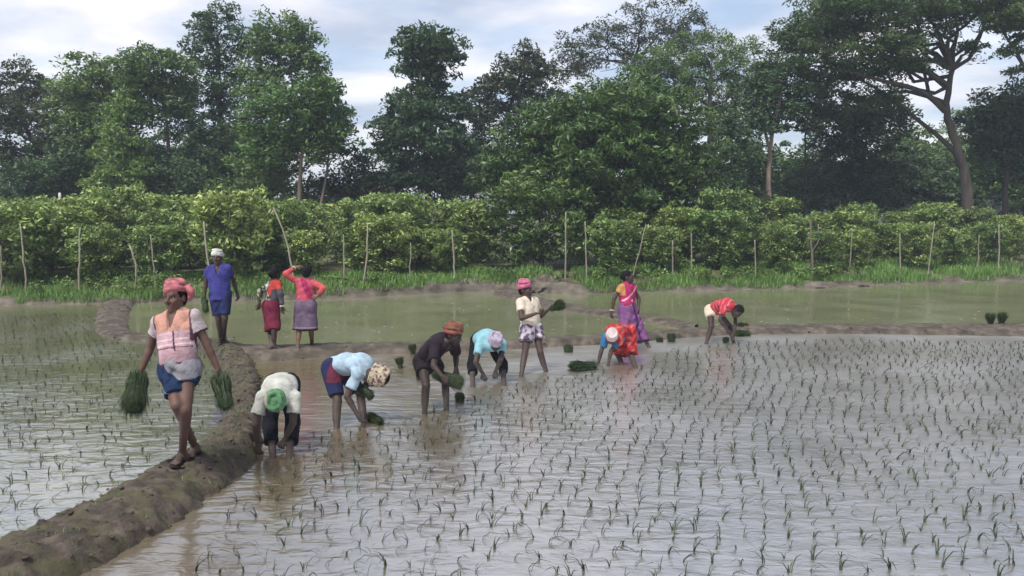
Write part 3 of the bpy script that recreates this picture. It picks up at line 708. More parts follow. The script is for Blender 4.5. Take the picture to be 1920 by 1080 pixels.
# ---------------------------------------------------------------- grass and weeds on the bank
M_GRASS = mat_leaf('grass', (0.075, 0.158, 0.030), (0.128, 0.247, 0.048), (0.225, 0.330, 0.090), trans=0.3)
def blades(P, hgt, width, lean=0.35, rng=RNG):
    n = len(P)
    a = rng.uniform(0, 2 * math.pi, n); d = np.stack([np.cos(a), np.sin(a), np.zeros(n)], 1)
    w = np.stack([-d[:, 1], d[:, 0], np.zeros(n)], 1)
    h = (hgt * rng.uniform(0.5, 1.3, n))[:, None]; ln = rng.uniform(0, lean, n)[:, None] * h; wd = width
    up = np.array((0, 0, 1.0))
    V = np.stack([P - w * wd * 0.5, P + w * wd * 0.5, P + up * h * 0.6 + d * ln * 0.35 + w * wd * 0.4, P + up * h * 0.6 + d * ln * 0.35 - w * wd * 0.4,
                  P + up * h + d * ln + w * wd * 0.08, P + up * h + d * ln - w * wd * 0.08], 1).reshape(-1, 3)
    i = np.arange(n)[:, None] * 6
    Fq = np.concatenate([i + np.array((0, 1, 2, 3)), i + np.array((3, 2, 4, 5))], 0)
    return V, Fq
n = 56000
xs = RNG.uniform(-17, 21, n); dd = np.where((xs < -4.6) | (xs > 2.4), 0.06, 0.16) + RNG.uniform(0, 1, n) ** 1.3 * 4.2
ys = np.interp(xs, bl[:, 0], bl[:, 1]) + dd
zs_ = bank_h(xs) * np.interp(dd, [0, 0.14, 0.3, 0.6, 1.5], [0, 0.6, 0.9, 1.0, 1.1]); zs_ = np.where(dd > 1.5, zs_ + (0.44 - zs_) * np.clip((dd - 1.5) / 1.5, 0, 1), zs_)
pn = np.array([mnoise.noise(Vector((a * 0.6, b * 0.6, 3.1))) for a, b in zip(xs, ys)])
k_ = pn > -0.28 + 0.25 * (np.abs(xs - 0.6) < 1.6)
P = np.stack([xs, ys, zs_ - 0.03], 1)[k_]
hh = 0.15 + 0.17 * np.clip(pn[k_] + 0.35, 0, 1)
V, Fq = blades(P, hh, 0.020, 0.8)
tag(obj('bank_grass', np_mesh('bank_grass', V, Fq), M_GRASS), 'green grass growing along the far bank', 'grass', kind='stuff')
# weeds: broad-leaved clumps
Pl = []
wl = [(240, 545, 1.0), (275, 530, 1.2), (310, 548, 1.0), (225, 528, 0.8), (330, 520, 1.0), (295, 512, 1.1)] + [(900 + 14 * i, 520 - (i % 3) * 6, 0.8) for i in range(5)] + \
     [(RNG.uniform(0, 1900), None, RNG.uniform(0.35, 0.75)) for _ in range(110)]
for (u, v, s) in wl:
    if v is None:
        g = gp(u, 548, 0.4); c = np.array((g[0], bank_y(g[0]) + RNG.uniform(0.5, 2.2), 0.42))
    else:
        g = gp(u, v, 0.4); c = np.array((g[0], bank_y(g[0]) + RNG.uniform(0.25, 1.2), 0.42))
        c[0] = (u - 960) / FPX * c[1]
    Pl.append(c + ball(int(110 * s)) * np.array((0.34, 0.28, 0.30)) * s + np.array((0, 0, 0.12 * s)))
V, Fq = leaf_quads(np.concatenate(Pl), 0.11, 0.5, 0.1, 0.8)
tag(obj('weeds', np_mesh('weeds', V, Fq), LF_FRESH), 'leafy green weeds on the far bank below the hedge', 'weeds', kind='stuff')

# tufts on the near bund
P = MAIN[RNG.integers(0, len(MAIN), 170)]; P = P[(P[:, 2] > 0.03)]
P = np.repeat(P, 7, 0) + RNG.normal(size=(len(P) * 7, 3)) * np.array((0.025, 0.025, 0.006))
V, Fq = blades(P, 0.035, 0.005, 1.4)
tag(obj('bund_grass', np_mesh('bund_grass', V, Fq), LF_MID), 'short sparse grass on the near mud bund', 'grass', kind='stuff')
# petals and scraps floating on the calm fields
n = 170
u_ = RNG.uniform(480, 1900, n); v_ = RNG.uniform(560, 640, n); P = np.array([gp(a, b, 0.006) for a, b in zip(u_, v_)])
k_ = [earth_z(p[0], p[1], 0.12) < 0.004 and p[1] < bank_y(p[0]) - 0.3 and (p[1] > 18.2 or p[0] < 2.5 and p[1] > 16.6) for p in P]
P = P[np.array(k_)]
V, Fq = leaf_quads(P, 0.09, 0.5, 0.0, 6.0); V[:, 2] = 0.006 + RNG.uniform(0, 0.004, len(V))
tag(obj('floating_scraps', np_mesh('floating_scraps', V, Fq), mat_bark('dry_scraps', (0.25, 0.24, 0.17), (0.42, 0.40, 0.33))), 'pale scraps floating on the calm back paddies', 'scraps', kind='stuff')

# ================================================================== FIGURES: rounded solids blended into one skin
def P_cone(a, b, ra, rb, k=0.03, flat=None, fdir=None, clip=None):
    return dict(t='c', a=np.asarray(a, float), b=np.asarray(b, float), ra=ra, rb=rb, k=k, flat=flat, fdir=None if fdir is None else unit(fdir), clip=clip or [], op='u')
def P_ell(c, R, r, k=0.02, op='u', clip=None):          # R rows: the three axes of the ellipsoid
    return dict(t='e', c=np.asarray(c, float), R=np.asarray(R, float), r=np.asarray(r, float), k=k, op=op, clip=clip or [])
def P_ring(c, n, R, r, k=0.006, sq=1.0, sdir=None):      # a torus: one turn of wound cloth
    return dict(t='r', c=np.asarray(c, float), n=unit(n), R0=R, r0=r, k=k, op='u', clip=[], sq=sq, sdir=sdir)
def P_cut(c, n, k=0.004):
    return dict(t='p', c=np.asarray(c, float), n=unit(n), k=k, op='cut')
def bounds(prims, pad=0.03):
    lo, hi = [], []
    for p in prims:
        if p['op'] != 'u': continue
        if p['t'] == 'c':
            r = max(p['ra'], p['rb']); lo.append(np.minimum(p['a'], p['b']) - r); hi.append(np.maximum(p['a'], p['b']) + r)
        elif p['t'] == 'e':
            r = p['r'].max(); lo.append(p['c'] - r); hi.append(p['c'] + r)
        elif p['t'] == 'r':
            r = p['R0'] * max(1, p['sq']) + p['r0']; lo.append(p['c'] - r); hi.append(p['c'] + r)
    return np.min(lo, 0) - pad, np.max(hi, 0) + pad
def smin(a, b, k):
    h = np.clip(0.5 + 0.5 * (b - a) / k, 0, 1)
    return b + (a - b) * h - k * h * (1 - h)
def prim_d(p, X):
    if p['t'] == 'c':
        a, b = p['a'], p['b']; Q = X
        if p['flat']:
            m = p['fdir']; Q = X + ((X - a) @ m)[..., None] * m * (1 / p['flat'] - 1)
            b = b + np.dot(b - a, m) * m * (1 / p['flat'] - 1)
        ab = b - a; l2 = max(1e-9, ab @ ab)
        h = np.clip(((Q - a) @ ab) / l2, 0, 1)
        d = np.linalg.norm(Q - a - h[..., None] * ab, axis=-1) - (p['ra'] + (p['rb'] - p['ra']) * h)
        if p['flat']: d = d * (0.5 + 0.5 * p['flat'])
    elif p['t'] == 'e':
        q = (X - p['c']) @ p['R'].T / p['r']
        d = (np.linalg.norm(q, axis=-1) - 1) * p['r'].min()
    elif p['t'] == 'r':
        q = X - p['c']; z = q @ p['n']; pl = q - z[..., None] * p['n']
        if p['sdir'] is not None:
            m = unit(p['sdir']); pl = pl + (pl @ m)[..., None] * m * (1 / p['sq'] - 1)
        rr = np.linalg.norm(pl, axis=-1) - p['R0']
        d = np.sqrt(rr * rr + z * z) - p['r0']
    for c, n in p['clip']:
        d = np.maximum(d, (X - c) @ n)
    return d
def field(prims, lo, h, shape, wrinkle=None):
    Fd = np.full(shape, 0.5, dtype=np.float64)
    ax = [lo[i] + h * np.arange(shape[i]) for i in range(3)]
    for p in prims:
        if p['t'] == 'p':
            X = np.stack(np.meshgrid(*ax, indexing='ij'), -1)
            Fd = np.maximum(Fd, (X - p['c']) @ p['n']); continue
        if p['t'] == 'c':
            r = max(p['ra'], p['rb']); bl_, bh_ = np.minimum(p['a'], p['b']) - r, np.maximum(p['a'], p['b']) + r
        elif p['t'] == 'e':
            r = p['r'].max(); bl_, bh_ = p['c'] - r, p['c'] + r
        else:
            r = p['R0'] * max(1, p['sq']) + p['r0']; bl_, bh_ = p['c'] - r, p['c'] + r
        m = 0.03 + p['k']
        i0 = np.clip(np.floor((bl_ - m - lo) / h).astype(int), 0, np.array(shape)); i1 = np.clip(np.ceil((bh_ + m - lo) / h).astype(int) + 1, 0, np.array(shape))
        if (i1 <= i0).any(): continue
        sl = tuple(slice(a, b) for a, b in zip(i0, i1))
        X = np.stack(np.meshgrid(*[ax[i][sl[i]] for i in range(3)], indexing='ij'), -1)
        d = prim_d(p, X)
        if p['op'] == 'u': Fd[sl] = smin(Fd[sl], d, p['k'])
        else: Fd[sl] = -smin(-Fd[sl], d, p['k'])
    if wrinkle is not None:
        X = np.stack(np.meshgrid(*ax, indexing='ij'), -1)
        Fd = Fd + wrinkle(X)
    return Fd
_E = [((0, 0, 0), (1, 0, 0)), ((0, 1, 0), (1, 1, 0)), ((0, 0, 1), (1, 0, 1)), ((0, 1, 1), (1, 1, 1)),
      ((0, 0, 0), (0, 1, 0)), ((1, 0, 0), (1, 1, 0)), ((0, 0, 1), (0, 1, 1)), ((1, 0, 1), (1, 1, 1)),
      ((0, 0, 0), (0, 0, 1)), ((1, 0, 0), (1, 0, 1)), ((0, 1, 0), (0, 1, 1)), ((1, 1, 0), (1, 1, 1))]
def nets(Fd, lo, h):
    S = Fd < 0
    nx, ny, nz = Fd.shape
    cnt = np.zeros((nx - 1, ny - 1, nz - 1), dtype=np.int8)
    for i in (0, 1):
        for j in (0, 1):
            for k in (0, 1):
                cnt += S[i:nx - 1 + i, j:ny - 1 + j, k:nz - 1 + k]
    act = (cnt > 0) & (cnt < 8)
    idx = np.argwhere(act)
    if len(idx) == 0: return np.zeros((0, 3)), np.zeros((0, 4), int)
    ids = np.full(act.shape, -1, dtype=np.int64); ids[act] = np.arange(len(idx))
    acc = np.zeros((len(idx), 3)); num = np.zeros(len(idx))
    for a, b in _E:
        A, B = idx + a, idx + b
        fa = Fd[A[:, 0], A[:, 1], A[:, 2]]; fb = Fd[B[:, 0], B[:, 1], B[:, 2]]
        m = (fa < 0) != (fb < 0)
        t = np.where(m, fa / np.where(m, fa - fb, 1), 0)
        acc[m] += (np.array(a) + t[:, None] * (np.array(b) - np.array(a)))[m]; num[m] += 1
    V = lo + h * (idx + acc / num[:, None])
    quads = []
    for axn in range(3):
        u, w = (axn + 1) % 3, (axn + 2) % 3
        s0 = [slice(None)] * 3; s1 = [slice(None)] * 3
        s0[axn] = slice(0, -1); s1[axn] = slice(1, None)
        fl = S[tuple(s0)] != S[tuple(s1)]
        e = np.argwhere(fl)
        ok = (e[:, u] > 0) & (e[:, w] > 0) & (e[:, u] < Fd.shape[u] - 1) & (e[:, w] < Fd.shape[w] - 1)
        e = e[ok]
        if len(e) == 0: continue
        du = np.zeros(3, int); du[u] = 1; dw = np.zeros(3, int); dw[w] = 1
        q = [e - du - dw, e - dw, e, e - du]
        q = np.stack([ids[c[:, 0], c[:, 1], c[:, 2]] for c in q], 1)
        inside = S[e[:, 0], e[:, 1], e[:, 2]]
        q[~inside] = q[~inside][:, ::-1]
        quads.append(q)
    Q = np.concatenate(quads)
    return V, Q[(Q >= 0).all(1)]
def solid(prims, h, wrinkle=None, fine=()):
    """mesh of the blended solid; fine: (lo, hi, h) boxes meshed at a finer step (head, hands)"""
    lo, hi = bounds(prims)
    sh = tuple(np.ceil((hi - lo) / h).astype(int) + 1)
    V, Q = nets(field(prims, lo, h, sh, wrinkle), lo, h)
    out = Bag()
    if len(fine):
        c = V[Q].mean(1); keep = np.ones(len(Q), bool)
        for fl, fh, _ in fine:
            keep &= ~((c > fl + 0.4 * h) & (c < fh - 0.4 * h)).all(1)
        Q = Q[keep]
    used = np.unique(Q); mp = np.full(len(V), -1); mp[used] = np.arange(len(used))
    out.add(V[used], mp[Q])
    done = []
    for fl, fh, fhh in fine:
        fl, fh = np.maximum(fl, lo), np.minimum(fh, hi)
        if ((fh - fl) < 2 * fhh).any(): continue
        sh = tuple(np.ceil((fh - fl) / fhh).astype(int) + 1)
        V2, Q2 = nets(field(prims, fl, fhh, sh, wrinkle), fl, fhh)
        if len(Q2):
            c = V2[Q2].mean(1)
            for (dl, dh) in done: 
                k_ = ~((c > dl) & (c < dh)).all(1); Q2 = Q2[k_]; c = c[k_]
            if len(Q2):
                used = np.unique(Q2); mp = np.full(len(V2), -1); mp[used] = np.arange(len(used))
                out.add(V2[used], mp[Q2])
        done.append((fl, fh))
    return np.concatenate(out.v), np.concatenate(out.f)
def folds(axis, amp=0.006, freq=38.0, seed=0.0):
    ax = unit(axis); a = unit(np.cross(ax, (0.31, 0.87, 0.4))); b = np.cross(ax, a)
    def w(X):
        u = X @ a; v = X @ b; t = X @ ax
        q = np.sin(6.1 * u + 4.3 * t + seed) + np.sin(7.7 * v - 5.2 * t + 1.9 * seed)
        r1 = 1 - 2 * np.abs(np.sin(0.5 * freq * (u + 0.35 * t) + 1.6 * q + seed)); r2 = 1 - 2 * np.abs(np.sin(0.42 * freq * (v - 0.45 * t) - 1.9 * q + 2 * seed))
        r3 = np.sin(freq * 0.9 * (t + 0.5 * u * np.sin(seed)) + 2.6 * q)
        return amp * (0.65 * r1 + 0.55 * r2 + 0.40 * r3 * (0.5 + 0.5 * np.sin(9 * u + 5 * v + seed)))
    return w

M_SKIN = mat_attr('skin', 0.6, 0.12, 90.0, 0.25, 0.2, 14.0)
M_CLOTH = mat_attr('cloth', 0.9, 0.75, 24.0, 0.12, 0.30, 9.0)
M_HAIR = mat_attr('hair', 0.75, 0.6, 160.0, 0.12, 0.3, 40.0)
M_EYE = mat_attr('eye', 0.2, 0.0, 10.0, 0.5, 0.0)

def reach(Pp, uv, Ln, sign):
    """the point seen at pixel uv that lies Ln metres from joint Pp (sign<0: nearer the camera)"""
    d = unit(ray(*uv)); w = Pp - CAMP
    tb = w @ d; c = CAMP + d * tb; off2 = Ln * Ln - ((c - Pp) @ (c - Pp))
    if off2 <= 0: return Pp + unit(c - Pp) * Ln
    return CAMP + d * (tb + (1 if sign > 0 else -1) * math.sqrt(off2))
def hsv_mix(base, other, w): return base * (1 - w[:, None]) + np.asarray(other) * w[:, None]

class Body:
    """joints of a figure, solved from where the photograph shows them and from human bone lengths"""
    def __init__(s, sc, pelvis, Y, neck, nsign, fwd, skin=(0.055, 0.030, 0.020), torso=0.50, curve=0.03, girth=1.0, belly=0.0, sh=0.165):
        s.sc, s.skin, s.girth, s.belly = sc, np.array(skin), girth, belly
        s.pel = at(*pelvis, Y)
        s.neck = reach(s.pel, neck, torso * sc, nsign)
        s.U = unit(s.neck - s.pel)
        f = np.asarray(fwd, float); s.F = unit(f - (f @ s.U) * s.U)
        s.S = unit(np.cross(s.F, s.U))                       # towards the person's right
        T = torso * sc
        s.T = T
        s.sp = [s.pel, s.pel + s.U * T * 0.35 - s.F * curve, s.pel + s.U * T * 0.7 - s.F * curve * 1.2, s.neck]
        s.shR = s.neck + s.S * sh * sc - s.U * 0.045 * sc; s.shL = s.neck - s.S * sh * sc - s.U * 0.045 * sc
        s.hipR = s.pel + s.S * 0.088 * sc; s.hipL = s.pel - s.S * 0.088 * sc
        s.hands, s.prims_extra = [], []
        s.fine = []
        s.mud = []
    def arm(s, side, elbow, es, wrist, ws, hand=None, curl=0.6, palm=None, thumb=1):
        sh = s.shR if side == 'R' else s.shL
        e = reach(sh, elbow, 0.285 * s.sc, es); w = reach(e, wrist, 0.245 * s.sc, ws)
        hd = unit(w - e) if hand is None else unit(hand)
        setattr(s, 'el' + side, e); setattr(s, 'wr' + side, w)
        s.hands.append((w, hd, curl, palm, side, thumb))
    def leg(s, side, knee, ks, foot, z=None, fdir=(0, -1, 0), water=True):
        hip = s.hipR if side == 'R' else s.hipL
        kn = reach(hip, knee, 0.425 * s.sc, ks)
        if water:
            tgt = gp(foot[0], foot[1], 0.0); dv = tgt - kn; an = kn + dv * min(1.35, (kn[2] + 0.10) / max(0.05, kn[2]))
        else:
            an = gp(foot[0], foot[1], z + 0.07 * s.sc)
            for _ in range(4):
                z = max(0.02, earth_z(an[0] + fdir[0] * 0.05, an[1] + fdir[1] * 0.05, 0.10)) + 0.012; an = gp(foot[0], foot[1], z + 0.07 * s.sc)
        setattr(s, 'kn' + side, kn); setattr(s, 'an' + side, an)
        setattr(s, 'ft' + side, unit(fdir)); setattr(s, 'fz' + side, None if water else z)
    def head_at(s, uv, sign, look, up=None, dist=0.150, hs=1.10):
        s.hs = hs * s.sc
        s.head = reach(s.neck, uv, dist * s.sc, sign)
        u = unit(s.head - s.neck) if up is None else unit(up)
        f = np.asarray(look, float); f = unit(f - (f @ u) * u)
        s.hF, s.hU, s.hS = f, u, unit(np.cross(f, u))
    def H(s, x, y, z): return s.head + s.hs * (x * s.hS + y * s.hF + z * s.hU)
    def head_prims(s):
        k = s.hs; R = np.stack([s.hS, s.hF, s.hU])
        A = lambda x, y, z: s.H(x, y, z)
        return [P_ell(A(0, -0.012, 0.032), R, np.array((0.074, 0.094, 0.090)) * k, 0.02), P_ell(A(0, 0.025, -0.035), R, np.array((0.060, 0.068, 0.078)) * k, 0.03),
                P_cone(A(0, 0.055, -0.095), A(0, 0.066, -0.093), 0.024 * k, 0.020 * k, 0.03),
                P_cone(A(-0.034, 0.080, 0.026), A(0.034, 0.080, 0.026), 0.012 * k, 0.012 * k, 0.014),
                P_cone(A(-0.042, 0.066, -0.02), A(-0.03, 0.074, -0.03), 0.018 * k, 0.016 * k, 0.02), P_cone(A(0.042, 0.066, -0.02), A(0.03, 0.074, -0.03), 0.018 * k, 0.016 * k, 0.02),
                P_ell(A(-0.031, 0.098, 0.008), R, np.array((0.017, 0.012, 0.011)) * k, 0.010, 'sub'), P_ell(A(0.031, 0.098, 0.008), R, np.array((0.017, 0.012, 0.011)) * k, 0.010, 'sub'),
                P_cone(A(0, 0.090, 0.015), A(0, 0.112, -0.020), 0.008 * k, 0.0125 * k, 0.010), P_cone(A(-0.013, 0.098, -0.026), A(0.013, 0.098, -0.026), 0.009 * k, 0.009 * k, 0.008),
                P_cone(A(-0.020, 0.086, -0.056), A(0.020, 0.086, -0.056), 0.009 * k, 0.009 * k, 0.006), P_cone(A(-0.016, 0.084, -0.069), A(0.016, 0.084, -0.069), 0.010 * k, 0.010 * k, 0.006),
                P_ell(A(-0.076, -0.008, -0.002), R, np.array((0.010, 0.022, 0.032)) * k, 0.008), P_ell(A(0.076, -0.008, -0.002), R, np.array((0.010, 0.022, 0.032)) * k, 0.008),
                P_cone(s.neck - s.U * 0.03 * k, A(0, -0.018, -0.06), 0.062 * s.sc, 0.054 * s.sc, 0.035)]
    def hand_prims(s, w, d, curl, palm, side, thumb):
        k = s.sc
        if palm is None:
            palm = np.cross(d, s.F) * (1 if side == 'R' else -1)
            if np.linalg.norm(palm) < 0.2: palm = s.S * (-1 if side == 'R' else 1)
        n = unit(np.asarray(palm, float) - (np.asarray(palm, float) @ d) * d)
        x = np.cross(d, n)                                        # across the knuckles
        out = []
        lens = (0.040, 0.046, 0.043, 0.034)
        for i in range(4):
            off = (i - 1.5) * 0.0205 * k
            a = w + d * 0.012 * k + x * off * 0.55; kn = w + d * (0.088 - abs(i - 1.3) * 0.004) * k + x * off
            out.append(P_cone(a, kn, 0.0165 * k, 0.0115 * k, 0.012, 0.9, n))
            c1 = curl * (0.85 + 0.12 * i); c2 = curl * 2.0
            d1 = unit(d * math.cos(c1) + n * math.sin(c1)); d2 = unit(d * math.cos(c2) + n * math.sin(c2))
            m = kn + d1 * lens[i] * k; t = m + d2 * lens[i] * 0.95 * k
            out += [P_cone(kn, m, 0.0100 * k, 0.0090 * k, 0.003), P_cone(m, t, 0.0090 * k, 0.0070 * k, 0.003)]
        sx = -1 * thumb
        tb = w + d * 0.028 * k + x * sx * 0.026 * k
        tm = tb + unit(d * 0.75 + x * sx * 0.75 + n * (0.25 + 0.3 * curl)) * 0.045 * k
        tt = tm + unit(d * 0.85 + x * sx * 0.2 + n * (0.35 + 0.4 * curl)) * 0.034 * k
        out += [P_cone(tb, tm, 0.0155 * k, 0.0110 * k, 0.008), P_cone(tm, tt, 0.0105 * k, 0.0085 * k, 0.004)]
        return out
    def skin_prims(s):
        k, g = s.sc, s.girth
        p = [P_cone(s.sp[0], s.sp[1], 0.135 * k * g, 0.130 * k * g, 0.04, 0.72, s.F), P_cone(s.sp[1], s.sp[2], 0.130 * k * g, 0.150 * k * g, 0.04, 0.68, s.F),
             P_cone(s.sp[2], s.sp[3] - s.U * 0.07 * k, 0.150 * k * g, 0.115 * k * g, 0.04, 0.66, s.F),
             P_cone(s.shR, s.shL, 0.052 * k, 0.052 * k, 0.05), P_cone(s.neck - s.U * 0.05, s.neck, 0.075 * k, 0.06 * k, 0.04)]
        for sd in 'RL':
            sh, hip = (s.shR, s.hipR) if sd == 'R' else (s.shL, s.hipL)
            e, w = getattr(s, 'el' + sd), getattr(s, 'wr' + sd); kn, an = getattr(s, 'kn' + sd), getattr(s, 'an' + sd)
            p += [P_cone(sh, e, 0.050 * k, 0.037 * k, 0.025), P_cone(e, e + (w - e) * 0.3, 0.037 * k, 0.037 * k, 0.015), P_cone(e + (w - e) * 0.3, w, 0.037 * k, 0.025 * k, 0.012)]
            p += [P_cone(hip, kn, 0.082 * k, 0.052 * k, 0.03), P_cone(kn, an, 0.046 * k, 0.034 * k, 0.02)]
            bk = unit(s.pel * 0 + (hip - kn)); kd = unit(an - kn)
            back = -getattr(s, 'ft' + sd); back = unit(back - (back @ kd) * kd)
            p.append(P_cone(kn + kd * 0.06 * k + back * 0.014 * k, kn + kd * 0.22 * k + back * 0.012 * k, 0.047 * k, 0.040 * k, 0.03))
            p.append(P_cone(hip - s.F * 0.035 * k, hip + (kn - hip) * 0.2 - s.F * 0.02 * k, 0.088 * k, 0.07 * k, 0.04))
            fd = getattr(s, 'ft' + sd); z = getattr(s, 'fz' + sd)
            if z is not None:
                base = an.copy(); base[2] = z + 0.030 * k; f2 = unit(np.array((fd[0], fd[1], 0)))
                heel = base - f2 * 0.045 * k; ball_ = base + f2 * 0.12 * k; ball_[2] = z + 0.022 * k; sw = np.array((-f2[1], f2[0], 0))
                p += [P_cone(an, heel, 0.036 * k, 0.032 * k, 0.02), P_cone(an + f2 * 0.01, ball_, 0.034 * k, 0.026 * k, 0.025), P_cone(heel, ball_, 0.030 * k, 0.028 * k, 0.02)]
                for i in range(5):
                    o = (i - 2) * 0.017 * k; ln = (0.055, 0.05, 0.045, 0.038, 0.03)[i]
                    q = ball_ + sw * o * (1 if sd == 'R' else -1) * 1.0; q[2] = z + 0.016 * k
                    p.append(P_cone(q, q + f2 * ln * k, 0.014 * k, 0.010 * k, 0.006))
            else:
                f2 = unit(fd + np.array((0, 0, -0.1)))
                p += [P_cone(an, an + f2 * 0.16 * k - np.array((0, 0, 0.05)), 0.034 * k, 0.024 * k, 0.02)]
        p += s.head_prims()
        for hnd in s.hands: p += s.hand_prims(*hnd)
        return p

def person(label, B, h=0.012, hf=0.0075, garments=(), hair=None, mud_z=0.30, beard=0.0, moustache=0.0, feet_soles=None, base=None, skin_extra=None):
    base = np.array((B.pel[0], B.pel[1], -0.02)) if base is None else base
    root = empty('person', base); tag(root, label, 'person', 'people planting rice')
    fine = [(B.head - 0.15 * B.hs, B.head + 0.15 * B.hs, hf)]
    for (w, d, *_r) in B.hands:
        c = w + d * 0.085 * B.sc; fine.append((c - 0.10 * B.sc, c + 0.10 * B.sc, hf * 0.82))
    V, Q = solid(B.skin_prims(), h, None, fine)
    col = np.tile(B.skin, (len(V), 1))
    nz = 0.5 + 0.5 * np.sin(V[:, 0] * 31 + np.sin(V[:, 2] * 23)) * np.sin(V[:, 1] * 27 + V[:, 2] * 17)
    col *= (0.88 + 0.24 * nz)[:, None]
    q = (V - B.head) / B.hs; hx, hy, hz = q @ B.hS, q @ B.hF, q @ B.hU
    inh = (np.abs(hx) < 0.09) & (np.abs(hz) < 0.13) & (hy > 0.02)
    g = lambda x, c, w: np.exp(-((x - c) / w) ** 2)
    brow = inh * g(np.abs(hx), 0.032, 0.022) * g(hz, 0.030, 0.007); eye = inh * g(np.abs(hx), 0.031, 0.018) * g(hz, 0.008, 0.010)
    mou = inh * g(hx, 0, 0.030) * g(hz, -0.043, 0.008) * moustache; lip = inh * g(hx, 0, 0.022) * g(hz, -0.062, 0.009)
    brd = (np.abs(hx) < 0.09) * (hy > 0.0) * (hy < 0.12) * np.clip((-0.05 - hz) / 0.03, 0, 1) * (hz > -0.14) * beard
    dark = np.array((0.008, 0.006, 0.005))
    col = hsv_mix(col, np.array((0.09, 0.035, 0.03)), np.clip(lip * 0.6, 0, 1))
    for w in (brow * 0.9, eye * 0.75, np.clip(mou, 0, 1), np.clip(brd, 0, 1) * 0.8): col = hsv_mix(col, dark, np.clip(w, 0, 0.95))
    if mud_z:
        mz = np.clip((mud_z + 0.05 * np.sin(V[:, 0] * 40 + V[:, 1] * 33) - V[:, 2]) / 0.12, 0, 1) * 0.55
        col = hsv_mix(col, np.array((0.058, 0.047, 0.039)), mz)
    if skin_extra is not None: col = skin_extra(V, col)
    me = np_mesh('body', V - base, Q, 4, True, col); obj('body', me, M_SKIN, root)
    for i in (-1, 1):
        c = B.H(0.031 * i, 0.0745, 0.008)
        R = np.stack([B.hS, B.hF, B.hU])
        Vv, Qq = solid([P_ell(c, R, np.array((0.0125, 0.012, 0.0065)) * B.hs, 0.001)], 0.0042)
        dd_ = np.linalg.norm((Vv - c) @ R.T[:, [0, 2]], axis=1) / B.hs
        ec = np.where((dd_ < 0.0066)[:, None], np.array((0.01, 0.007, 0.005)), np.array((0.26, 0.22, 0.19)))
        obj('eye', np_mesh('eye', Vv - base, Qq, 4, True, ec), M_EYE, root)
    if hair is not None:
        V, Q = solid(hair, 0.008)
        obj('hair', np_mesh('hair', V - base, Q, 4, True, np.tile((0.006, 0.0055, 0.006), (len(V), 1))), M_HAIR, root)
    for gm in garments:
        V, Q = solid(gm['p'], gm.get('h', h * 0.92), gm.get('w'))
        c = gm['c'](V) if callable(gm['c']) else np.tile(np.asarray(gm['c'], float), (len(V), 1))
        o = obj(gm['n'], np_mesh(gm['n'], V - base, Q, 4, True, c), gm.get('m', M_CLOTH), root)
        if gm.get('l'): o['label'] = gm['l']
    return root

# ---- garment makers -------------------------------------------------------
def shirt(B, color, name='shirt', hem=-0.06, sleeve=0.55, ease=0.022, vneck=0.10, seed=0.0, amp=0.006, extra=(), belly=0.0, h=None, flare=0.0):
    k, g = B.sc, B.girth
    hemp = B.pel + B.U * hem * k
    cutlow = [(hemp, -B.U)]
    low = B.pel + B.U * (hem - 0.03) * k
    p = [P_cone(low, B.sp[1], (0.150 + flare) * k * g + ease * 0.4, 0.138 * k * g + ease, 0.05, 0.76, B.F, cutlow),
         P_cone(B.sp[1], B.sp[2], 0.138 * k * g + ease, 0.156 * k * g + ease * 0.6, 0.05, 0.72, B.F), P_cone(B.sp[2], B.sp[3] - B.U * 0.06 * k, 0.156 * k * g + ease * 0.5, 0.120 * k * g + 0.01, 0.05, 0.70, B.F),
         P_cone(B.shR, B.shL, 0.064 * k, 0.064 * k, 0.05)]
    if belly: p.append(P_ell(B.sp[1] + B.F * (0.055 + belly) * k - B.U * 0.01, np.stack([B.S, B.F, B.U]), np.array((0.13, 0.09, 0.14)) * k, 0.06))
    for sd in 'RL':
        sh = B.shR if sd == 'R' else B.shL; e = getattr(B, 'el' + sd); w = getattr(B, 'wr' + sd)
        if sleeve > 1.05:
            p.append(P_cone(sh, e, 0.062 * k, 0.052 * k, 0.03)); t = e + (w - e) * (sleeve - 1); d = unit(w - e)
            p.append(P_cone(e, t + d * 0.04, 0.052 * k, 0.042 * k, 0.03, clip=[(t, d)]))
        elif sleeve > 0:
            t = sh + (e - sh) * sleeve; d = unit(e - sh)
            p.append(P_cone(sh, t + d * 0.05, 0.064 * k, 0.066 * k, 0.03, clip=[(t, d)]))
    p += list(extra)
    if vneck:
        a = B.neck + B.F * 0.135 * k - B.U * vneck * k
        p.append(dict(P_cone(B.neck + B.U * 0.05 * k + B.F * 0.07 * k, a, 0.060 * k, 0.014 * k, 0.006), op='sub'))
        p.append(dict(P_cone(B.neck, B.neck + B.U * 0.12 * k, 0.064 * k, 0.075 * k, 0.010), op='sub'))
    d = dict(n=name, p=p, c=color, w=folds(B.U, amp * 1.4, 34, seed))
    if h: d['h'] = h
    return d
def collar(B, color, side='both', h=0.007):
    k = B.sc; p = [P_ring(B.neck + B.U * 0.012 * k - B.F * 0.004, unit(B.U + B.F * 0.35), 0.068 * k, 0.012 * k, 0.01)]
    for s_ in (-1, 1):
        a = B.neck + s_ * B.S * 0.055 * k + B.F * 0.045 * k + B.U * 0.005; b = B.neck + s_ * B.S * 0.045 * k + B.F * 0.098 * k - B.U * 0.07 * k
        p.append(P_cone(a, b, 0.016 * k, 0.014 * k, 0.01, 0.6, B.F))
    return dict(n='collar', p=p, c=color, h=h)
